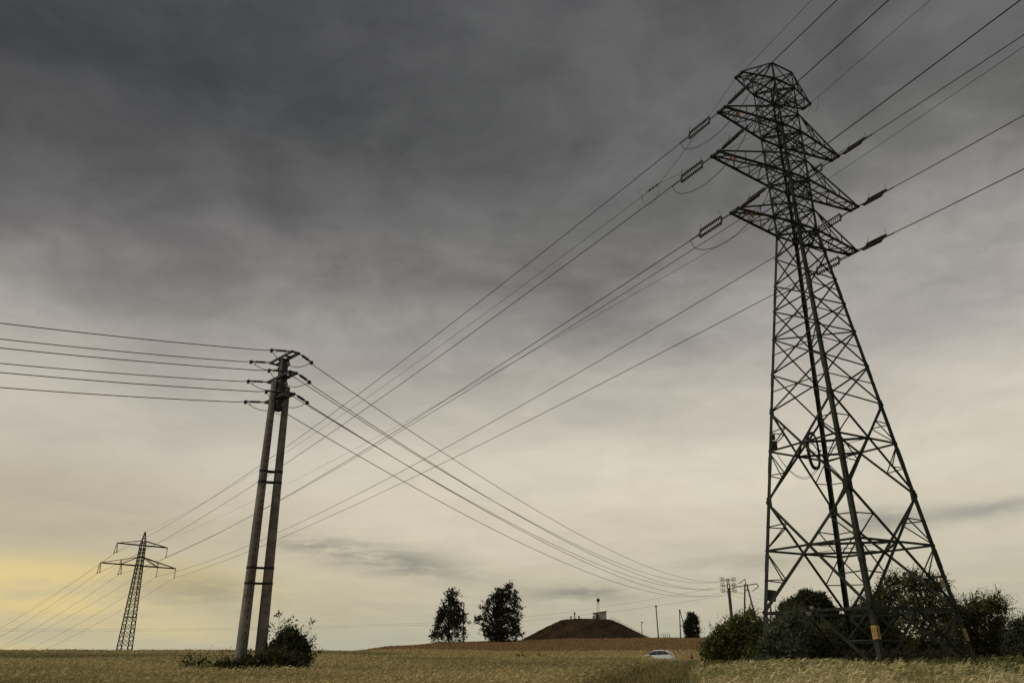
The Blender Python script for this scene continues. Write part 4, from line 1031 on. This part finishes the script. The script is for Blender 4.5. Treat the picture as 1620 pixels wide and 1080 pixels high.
# dense round lime far behind the pylon
DARK = np.array([[.022, .025, .011], [.032, .035, .014], [.052, .055, .019]])
o4 = [(2.0, -3.2, 3.4), (3.4, -3.9, 4.0), (4.9, -3.8, 3.8), (6.2, -3.0, 3.1), (7.3, -2.0, 2.1), (8.0, -.8, .9)]
tree('lime_tree', 'dense dome-shaped dark tree behind the pylon, left of centre', 'tree', 38.0, 103.5, blobs(rg0, o4, 4, 1.1, 3.2), 14, 150, .5, 5, .26, (.1, 0, .12), DARK, 7.0, .3, base=-.6)
# bushes around the pylon foot
LG1 = np.array([[.055, .066, .020], [.095, .108, .030], [.170, .175, .045], [.045, .050, .020]])
bushg = 'bushes around the pylon foot'
def bush(label, x, y, outline, rr, yr, seed, per=70, ln=.62, nl=6, lsz=.13, cols=LG1, wind=(.55, 0, .45), stems=3, tr=.07, name='bush', base=-.1, ny=2, trunk_h=None, droop=.1, shoots=16):
    rg = np.random.default_rng(seed)
    cl = blobs(rg, outline, ny, rr, yr); zt_ = max(c_[2] for c_ in cl)
    up_ = [c_ for c_ in cl if c_[2] > .45 * zt_]
    for _ in range(shoots if name == 'bush' else 6):  # leafy shoots breaking the outline, swept by the wind
        q = up_[rg.integers(0, len(up_))]; f = .35 + .5 * rg.random(); r_ = rr * .30
        for i in range(3): cl.append((q[0] + wind[0] * (q[3] * .8 + f * .30 * i), q[1], q[2] + q[5] * .7 + f * .34 * i, r_ * (1 - .22 * i), r_ * (1 - .22 * i), r_ * 1.3))
    return tree(name, label, 'bush' if name == 'bush' else 'tree', x, y, cl, seed, per * (2.4 if name == 'bush' else 1.7), ln, nl, lsz, wind, cols, trunk_h, tr, 'bark', bushg, base=base, stems=stems, droop=droop, core=1.6 if name == 'bush' else .75)
bush('broad leafy bush with paler green patches, left end of the thicket', 15.25, 56.0, [(.4, -1.9, 2.1), (1.0, -2.25, 2.3), (1.7, -2.0, 2.3), (2.3, -1.4, 2.1), (2.8, -.3, 1.9), (3.2, .3, 1.3)], .55, 1.5, 21, 90)
bush('grey-green willow shrub in front of the left pylon leg', 12.35, 38.4, [(.4, -1.0, 1.2), (.9, -1.1, 1.2), (1.5, -.9, 1.2), (2.0, -.3, 1.15), (2.5, .2, 1.0), (2.8, .5, .9)], .36, .8, 22, 120, .55, 6, .10, np.array([[.085, .10, .06], [.115, .135, .08], [.055, .065, .038]]), (.5, 0, .6))
bush('dark tangled bush under the low pylon frame, right of the willow shrub', 16.2, 45.5, [(.4, -1.7, 1.9), (1.0, -1.8, 1.8), (1.6, -1.6, 1.5), (2.2, -1.0, .6)], .45, 1.1, 23, 95, .5, 6, .12, GREEN)
bush('low bush with yellow-green sprigs below the dome-shaped tree', 18.6, 50.5, [(.3, -1.5, 1.6), (.9, -1.4, 1.5), (1.5, -1.1, 1.2), (2.0, -.6, .9)], .42, 1.0, 24, 80, .5, 6, .12, np.array([[.09, .105, .028], [.14, .155, .04], [.055, .065, .025]]))
bush('large black-green bush just left of the near pylon leg', 19.6, 46.5, [(.4, -1.5, 1.4), (1.1, -1.6, 1.5), (1.8, -1.4, 1.5), (2.4, -1.0, 1.4), (2.9, -.3, 1.2)], .5, 1.1, 25, 100, .5, 6, .13, DARK)
bush('wind-swept tree with a lopsided crown behind the near pylon leg', 25.6, 56.5, [(1.9, -2.1, .4), (2.6, -2.4, 1.3), (3.4, -2.4, 1.6), (4.2, -1.5, 1.9), (5.0, -.2, 2.1), (5.8, .5, 1.9)], .55, 1.0, 26, 62, .75, 6, .15, GREEN, (.6, 0, .5), 2, .10, 'wild_tree', trunk_h=5.0)
bush('tall wind-swept tree with gaps in the crown inside the right pylon leg', 28.0, 55.0, [(.8, -1.2, .6), (1.6, -1.1, .9), (2.5, -1.0, 1.4), (3.4, -1.1, 1.9), (4.3, -1.4, 1.9), (5.2, -1.2, 1.4), (5.8, -.6, .9)], .52, 1.0, 27, 62, .75, 6, .15, GREEN, (.6, 0, .45), 2, .10, 'wild_tree', trunk_h=5.0)
bush('ragged tree with branches swept out to the right of the pylon', 32.0, 56.5, [(.6, -1.6, 2.2), (1.4, -1.8, 2.4), (2.2, -1.8, 2.3), (3.0, -1.9, 2.0), (3.7, -2.0, 1.3), (4.1, -.2, 2.0)], .52, 1.2, 28, 85, .75, 6, .15, GREEN, (.75, 0, .35), 3, .10, 'wild_tree')
bush('rounded grey-green bush right of the right pylon leg', 34.6, 53.5, [(.4, -2.2, 2.2), (1.1, -2.4, 2.5), (1.9, -2.2, 2.6), (2.6, -1.6, 2.3), (3.2, -.5, 1.6)], .55, 1.3, 29, 90, .6, 6, .13, np.array([[.050, .056, .033], [.068, .076, .043], [.036, .040, .024]]), (.55, 0, .5))
bush('yellow-green sapling right of the near pylon leg', 22.3, 47.5, [(.4, -.6, .7), (1.0, -.7, .8), (1.6, -.6, .6), (2.1, -.3, .4)], .38, .6, 30, 80, .45, 6, .11, np.array([[.12, .14, .035], [.16, .18, .05], [.08, .09, .03]]))
bush('dark bush between the near and right pylon legs', 25.2, 49.5, [(.3, -1.6, 2.0), (.9, -1.5, 2.0), (1.4, -1.2, 1.4)], .42, .9, 31, 90, .45, 6, .12, DARK)
bush('dark bush behind the pale car at the right edge', 55.5, 84.0, [(.4, -3.6, 6), (1.5, -3.8, 6), (2.6, -3.0, 6), (3.6, -1.6, 5), (4.4, -.3, 3), (5.0, .6, 2)], .85, 2.2, 32, 80, .7, 6, .18, DARK)
bush('dark bush filling the gap right of the rounded grey-green bush', 40.5, 58.0, [(.4, -2.2, 3.0), (1.0, -2.0, 2.9), (1.6, -1.4, 2.4), (2.1, -.6, 1.6)], .55, 1.2, 34, 80, .6, 6, .14, DARK)
bush('dark upright shrub with ragged top just right of the left pylon leg', 14.3, 44.0, [(.4, -.8, .8), (1.1, -.9, .9), (1.8, -.8, .8), (2.4, -.5, .7), (2.9, -.1, .5)], .4, .7, 35, 85, .6, 6, .12, DARK)
bush('dark weeds and brambles under the pylon, in front of its back leg', 21.0, 44.0, [(.2, -3.6, 3.4), (.6, -3.4, 3.2)], .35, 1.0, 33, 90, .45, 6, .10, np.array([[.06, .055, .028], [.08, .068, .038], [.10, .07, .048]]))
# clipped bush and brambles at the foot of the twin pole
bg2 = 'bushes at the foot of the twin pole'
rgm = np.random.default_rng(41)
c = blobs(rgm, [(.3, -.65, .8), (.7, -.75, .85), (1.1, -.7, .82), (1.45, -.55, .7), (1.75, -.3, .5), (1.98, -.05, .25)], 6, .26, .8)
tree('bush', 'dense dark dome-shaped bush right of the twin concrete pole', 'bush', -8.5, 30.9, c, 41, 380, .3, 6, .085, (.15, 0, .3), DARK * 1.5, 1.2, .05, 'bark', bg2, stems=3)
c = [(-.75 + .17 * i + .08 * math.sin(i * 7), .2 * math.sin(i * 3), 2.15 + .32 * math.sin(i * 2.3) + (.4 if i in (1, 2) else 0) - .06 * max(0, i - 5), .07, .10, .40) for i in range(11)] + [(1.15, 0, 1.35, .25, .1, .08), (-.8, 0, 1.2, .2, .2, .4)]
tree('bush', 'thin upright leafy shoots rising above the dome-shaped bush', 'bush', -8.6, 31.5, c, 42, 520, .16, 5, .10, (.10, 0, .35), DARK * 1.3, 1.5, .025, 'bark', bg2, stems=4, core=0)
c = blobs(rgm, [(.25, -1.7, 2.0), (.5, -1.2, 1.7), (.75, -.2, 1.4)], 2, .24, .5)
tree('bramble', 'low dark brambles sprawling around the twin pole foot', 'bush', -9.0, 28.6, c, 43, 560, .32, 5, .10, (.3, 0, .3), GREEN * .7, .5, .02, 'bark', bg2, stems=5, base=.35)
c = blobs(rgm, [(.3, -.6, .7), (.6, -.5, .5)], 2, .22, .3)
tree('bramble', 'small dark bramble left of the twin pole among the oats', 'bush', -11.6, 30.2, c, 44, 80, .32, 5, .09, (.3, 0, .4), GREEN, .5, .02, 'bark', bg2, stems=3, base=.45, core=.3)
# lone weeds in the field
for i, (x, y, lab, sc) in enumerate(((.75, 74.0, 'taller dark weed standing alone in the pale field edge', 1.0), (2.6, 76.0, 'smaller dark weed right of the lone weed in the field', .55))):
    c = [(-.25 * sc, 0, .95, .3 * sc, .2, .2 * sc), (.2 * sc, 0, .8 + .25 * sc, .25 * sc, .2, .25 * sc), (.45 * sc, 0, .85, .3 * sc, .2, .15)]
    tree('weed', lab, 'plant', x, y, c, 50 + i, 90, .3, 4, .12, (.3, 0, .3), GREEN, .9, .02, 'bark', 'weeds in the field', stems=2)

# ------------------------------------------------------------------ crops and grass (uncountable: one object per kind)
def strips(base, d, n_out, L, w, bend, rg, c0, c1, t0=0.0):
    """curved blades: base (n,3), direction up d, bends towards n_out; two quads each"""
    n = len(base); side = unit(np.cross(n_out, [0, 0, 1]) + 1e-6); wv = side * w[:, None]
    p0 = base + d * (L * t0)[:, None]; p1 = base + d * (L * .55)[:, None] + n_out * (bend * L * .25)[:, None]; p2 = base + d * (L * .95)[:, None] + n_out * (bend * L)[:, None]
    V = np.stack([p0 - wv, p0 + wv, p1 - wv * .8, p1 + wv * .8, p2 - wv * .15, p2 + wv * .15], 1).reshape(-1, 3)
    k = np.arange(n)[:, None] * 6; F = np.concatenate([k + np.array([0, 1, 3, 2]), k + np.array([2, 3, 5, 4])], 0)
    C = np.stack([c0, c0, (c0 + c1) / 2, (c0 + c1) / 2, c1, c1], 1).reshape(-1, 3)
    return V, F, C, p2
def joinm(parts):
    V, F, C, k = [], [], [], 0
    for v, f, c in parts: V.append(v); F.append(f + k); C.append(c); k += len(v)
    return np.concatenate(V), np.concatenate(F), np.concatenate(C)
def scatter(rg, n, d0, d1, a0, a1, power):
    """points in a wedge; density falls with distance^-power"""
    q = 2 - power; u = rg.random(n); d = (d0 ** q + u * (d1 ** q - d0 ** q)) ** (1 / q); a = np.radians(a0 + (a1 - a0) * rg.random(n))
    return d * np.sin(a), d * np.cos(a), d
WIND = np.array([.92, .1, 0])
def cereal(name, rg, x, y, d, h, cg, ct, headn, hs, wmul=1.0, lean=.35, blades=1, patch=None, asp=.26):
    n = len(x); z = gh(x, y); B = np.stack([x, y, z], 1); k = np.maximum(1.0, d / 26.0) * wmul
    ang = rg.random(n) * 2 * math.pi; out = unit(np.stack([np.cos(ang), np.sin(ang), 0 * ang], 1) * .55 + WIND * 1.0)
    up = unit(np.stack([0 * x, 0 * x, np.ones(n)], 1) + rg.normal(size=(n, 3)) * .09)
    vg = (.7 + .6 * rg.random((n, 1))); c0 = cg * vg; c1 = ct * (.7 + .6 * rg.random((n, 1)))
    if patch is not None: c0 = c0 * (1 - patch[:, None]) + c1 * .55 * patch[:, None] + 0; 
    parts = []
    V, F, C, tip = strips(B, up, out, h, .0045 * k, lean * (.4 + rg.random(n)), rg, c0, c1, .25); parts.append((V, F, C))
    for b in range(blades):
        a2 = rg.random(n) * 2 * math.pi; o2 = unit(np.stack([np.cos(a2), np.sin(a2), 0 * a2], 1) + WIND * .5)
        Bb = B + np.array([0, 0, 1]) * (h * (.25 + .3 * rg.random(n)))[:, None]
        V, F, C, _ = strips(Bb, up, o2, h * (.35 + .3 * rg.random(n)), .0095 * k, .55 * np.ones(n), rg, c0, c0 * .6 + c1 * .4); parts.append((V, F, C))
    for i in range(headn):
        s_ = hs * (.6 + .8 * rg.random(n)) * np.sqrt(k)
        dd = unit(out * (.7 + .5 * rg.random((n, 1))) + np.array([0, 0, 1]) * (rg.random((n, 1)) * 1.4 - .7) + rg.normal(size=(n, 3)) * .24)
        p = tip - up * (h * .055 * i * (.6 + .8 * rg.random(n)))[:, None] - out * (h * .045 * i)[:, None]
        parts.append(leaves(rg, p, dd, s_, c1 * (.75 + .5 * rg.random((n, 1))), asp))
    return joinm(parts)
def mk(name, V, F, C, group=None):
    o = tint_mesh(name, V, F, C, 'straw'); tag(o, kind='stuff'); return o

rgA = np.random.default_rng(101)
GR = np.array([.190, .172, .068]); TN = np.array([.51, .415, .20])
# oat field on the left and centre
x, y, d = scatter(rgA, 150000, 12, 142, -40, 13, 1.25)
z_ = zone(x, y); k = z_ == 0
x, y, d = x[k], y[k], d[k]
pn = fnoise(x, y, 9.0); h = (.80 + .16 * rgA.random(len(x))) * (.74 + .50 * fnoise(x * .7, y, 5.0)) * np.clip((track_x(y) - 1.4 - x) / 1.2, .45, 1)
mixf = np.clip((fnoise(x * .6, y, 9) - .33) * 2.8, 0, 1)[:, None]
cg = GR * (1 - mixf * .35) + np.array([.20, .175, .075]) * mixf * .35; ct = (TN * np.array([.80, .88, .80])) * (1 - mixf) * .62 + TN * mixf * 1.15
V, F, C = cereal('oats', rgA, x, y, d, h, cg, ct, 4, .105, 1.0, .27, 1, None, .22); mk('oat_crop', V, F, C)
# rough verge on the right: tall pale grasses with feathery heads
x, y, d = scatter(rgA, 120000, 9, 92, 3, 42, 1.25)
z_ = zone(x, y); edge = (x - track_x(y) - 1.5); k = (z_ == 4); x, y, d, edge = x[k], y[k], d[k], edge[k]
pt = fnoise(x, y, 6.5); sorrel_d = ((x - 21) / 9) ** 2 + ((y - 45) / 8) ** 2
cl = fnoise(x + 60, y + 20, 2.4)
h = (.14 + .30 * pt + .46 * cl + .20 * rgA.random(len(x)) ** 3) * np.clip(.45 + edge / 3, .5, 1.05); h = np.where(d < 20, h * .92, h)
h = h * np.clip(1.35 - (y - 22) / 26, .55, 1.0)
dry = np.clip((.5 * pt + .5 * cl - .33) * 3.4 + .25 * (rgA.random(len(x)) - .5), 0, 1)[:, None]; cg = np.array([.13, .14, .05]) * (1 - dry) + np.array([.27, .24, .105]) * dry
ct = np.array([.30, .27, .115]) * (1 - dry) + np.array([.74, .62, .34]) * dry
br = np.clip(1.2 - sorrel_d, 0, 1)[:, None]; ct = ct * (1 - br) + np.array([.15, .10, .07]) * br; cg = cg * (1 - .5 * br)  # dark reddish sorrel growing in the verge under the pylon
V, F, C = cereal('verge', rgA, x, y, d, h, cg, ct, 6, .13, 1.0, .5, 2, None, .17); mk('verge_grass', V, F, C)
# taller blond clumps leaning with the wind between the track and the thicket
cx_ = rgA.random(46); cy_ = 21 + 17 * rgA.random(46); cx_ = track_x(cy_) + 2.0 + 8 * cx_ ** 1.6
ci = rgA.integers(0, 46, 3600); x = cx_[ci] + rgA.normal(size=3600) * .55; y = cy_[ci] + rgA.normal(size=3600) * .8; d = np.hypot(x, y)
k = (x > track_x(y) + 1.6) & (d > 17); x, y, d, ci = x[k], y[k], d[k], ci[k]
tone = np.random.default_rng(8).random(46)[ci][:, None]
V, F, C = cereal('tall', rgA, x, y, d, (.62 + .40 * rgA.random(len(x))), np.array([.20, .20, .08]), np.array([.38, .35, .15]) * (1 - tone) + np.array([.72, .60, .34]) * tone, 6, .16, 1.0, .55, 2, None, .16); mk('tall_grass', V, F, C)
# bright feathery clumps nearest the viewer on the right
cd_ = 15 + 17 * rgA.random(150); ca_ = np.radians(9 + 27 * rgA.random(150)); ci = rgA.integers(0, 150, 5200)
x = cd_[ci] * np.sin(ca_[ci]) + rgA.normal(size=5200) * .32; y = cd_[ci] * np.cos(ca_[ci]) + rgA.normal(size=5200) * .45; d = np.hypot(x, y)
k = (x > track_x(y) + 1.8) & (d > 13); x, y, d, ci = x[k], y[k], d[k], ci[k]
tone = np.random.default_rng(18).random(150)[ci][:, None]; hc_ = np.random.default_rng(19).random(150)[ci]
V, F, C = cereal('near', rgA, x, y, d, .50 + .38 * hc_ + .16 * rgA.random(len(x)), np.array([.21, .20, .08]), np.array([.44, .38, .17]) * (1 - tone) + np.array([.80, .68, .40]) * tone, 7, .15, 1.0, .6, 2, None, .15); mk('feather_grass', V, F, C)
# broad green weeds along the near edge of the thicket
x, y, d = scatter(rgA, 3200, 26, 52, 13, 34, 1.0); k = (x > track_x(y) + 2) & (fnoise(x, y, 4.0) > .47); x, y, d = x[k], y[k], d[k]
V, F, C = cereal('weeds', rgA, x, y, d, (.45 + .5 * rgA.random(len(x))), np.array([.085, .10, .035]), np.array([.19, .20, .075]), 4, .15, 1.6, .25, 3); mk('green_weeds', V, F, C)
# short trodden grass on the track
x, y, d = scatter(rgA, 46000, 12, 96, -14, 16, 1.2); k = (np.abs(x - track_x(y)) < 2.3) & ((fnoise(x, y, 2.2) > .36)); x, y, d = x[k], y[k], d[k]
hh = .22 + .24 * rgA.random(len(x)) + .15 * (np.abs(x - track_x(y)) > 1.4) + .10 * (np.abs(x - track_x(y)) < .4)
V, F, C = cereal('short', rgA, x, y, d, hh, np.array([.17, .155, .06]), np.array([.34, .28, .13]), 1, .05, 1.3, .5, 2); mk('track_grass', V, F, C)
# pale cereal strip and the brown strip beyond it, coarse tufts
x, y, d = scatter(rgA, 60000, 84, 166, -14, 20, 1.0); k = (zone(x, y) == 1) & ~((np.abs(x - 17.0) < 3.4) & (np.abs(y - 98.3) < 2.6)); x, y, d = x[k], y[k], d[k]
V, F, C = cereal('pale', rgA, x, y, d, .5 + .15 * rgA.random(len(x)), np.array([.30, .24, .105]), np.array([.46, .36, .17]), 2, .12, 1.0, .25, 0); mk('pale_cereal', V, F, C)
x, y, d = scatter(rgA, 60000, 150, 275, -14, 22, 1.0); k = zone(x, y) == 2; x, y, d = x[k], y[k], d[k]
V, F, C = cereal('brown', rgA, x, y, d, .55 + .2 * rgA.random(len(x)), np.array([.185, .125, .065]), np.array([.30, .20, .10]), 2, .13, .8, .2, 0); mk('brown_cereal', V, F, C)

# dry tufts that roughen the mound
a_ = rgA.random(16000) * 2 * math.pi; r_ = 23.5 * np.sqrt(rgA.random(16000)); x = mx + r_ * np.cos(a_) * 1.02; y = my + r_ * np.sin(a_)
prof = np.interp(r_, [0, 4.5, 7.6, 9.2, 11.2, 14.2, 17.5, 20.5, 23.5, 26.5], [7.62, 7.6, 7.5, 7.15, 6.35, 4.95, 3.3, 1.75, .3, -2])
k = (y < my + 6); x, y, prof = x[k], y[k], prof[k]
pz = (mz + prof - gh(x, y)); n = len(x)
B = np.stack([x, y, mz + prof - .1], 1); hh = .22 + .35 * rgA.random(n) * fnoise(x, y, 4.0) * 2
ang = rgA.random(n) * 6.28; out = unit(np.stack([np.cos(ang), np.sin(ang), 0 * ang], 1) + WIND); up = np.tile([0, 0, 1.0], (n, 1))
t_ = np.clip((fnoise(x, y, 6.0) - .3) * 2, 0, 1)[:, None]; c1 = np.array([.055, .040, .022]) * (1 - t_) + np.array([.105, .070, .036]) * t_
V, F, C, _ = strips(B, up, out, hh, np.full(n, .09), np.full(n, .4), rgA, c1 * .8, c1); mk('mound_grass', V, F, C)
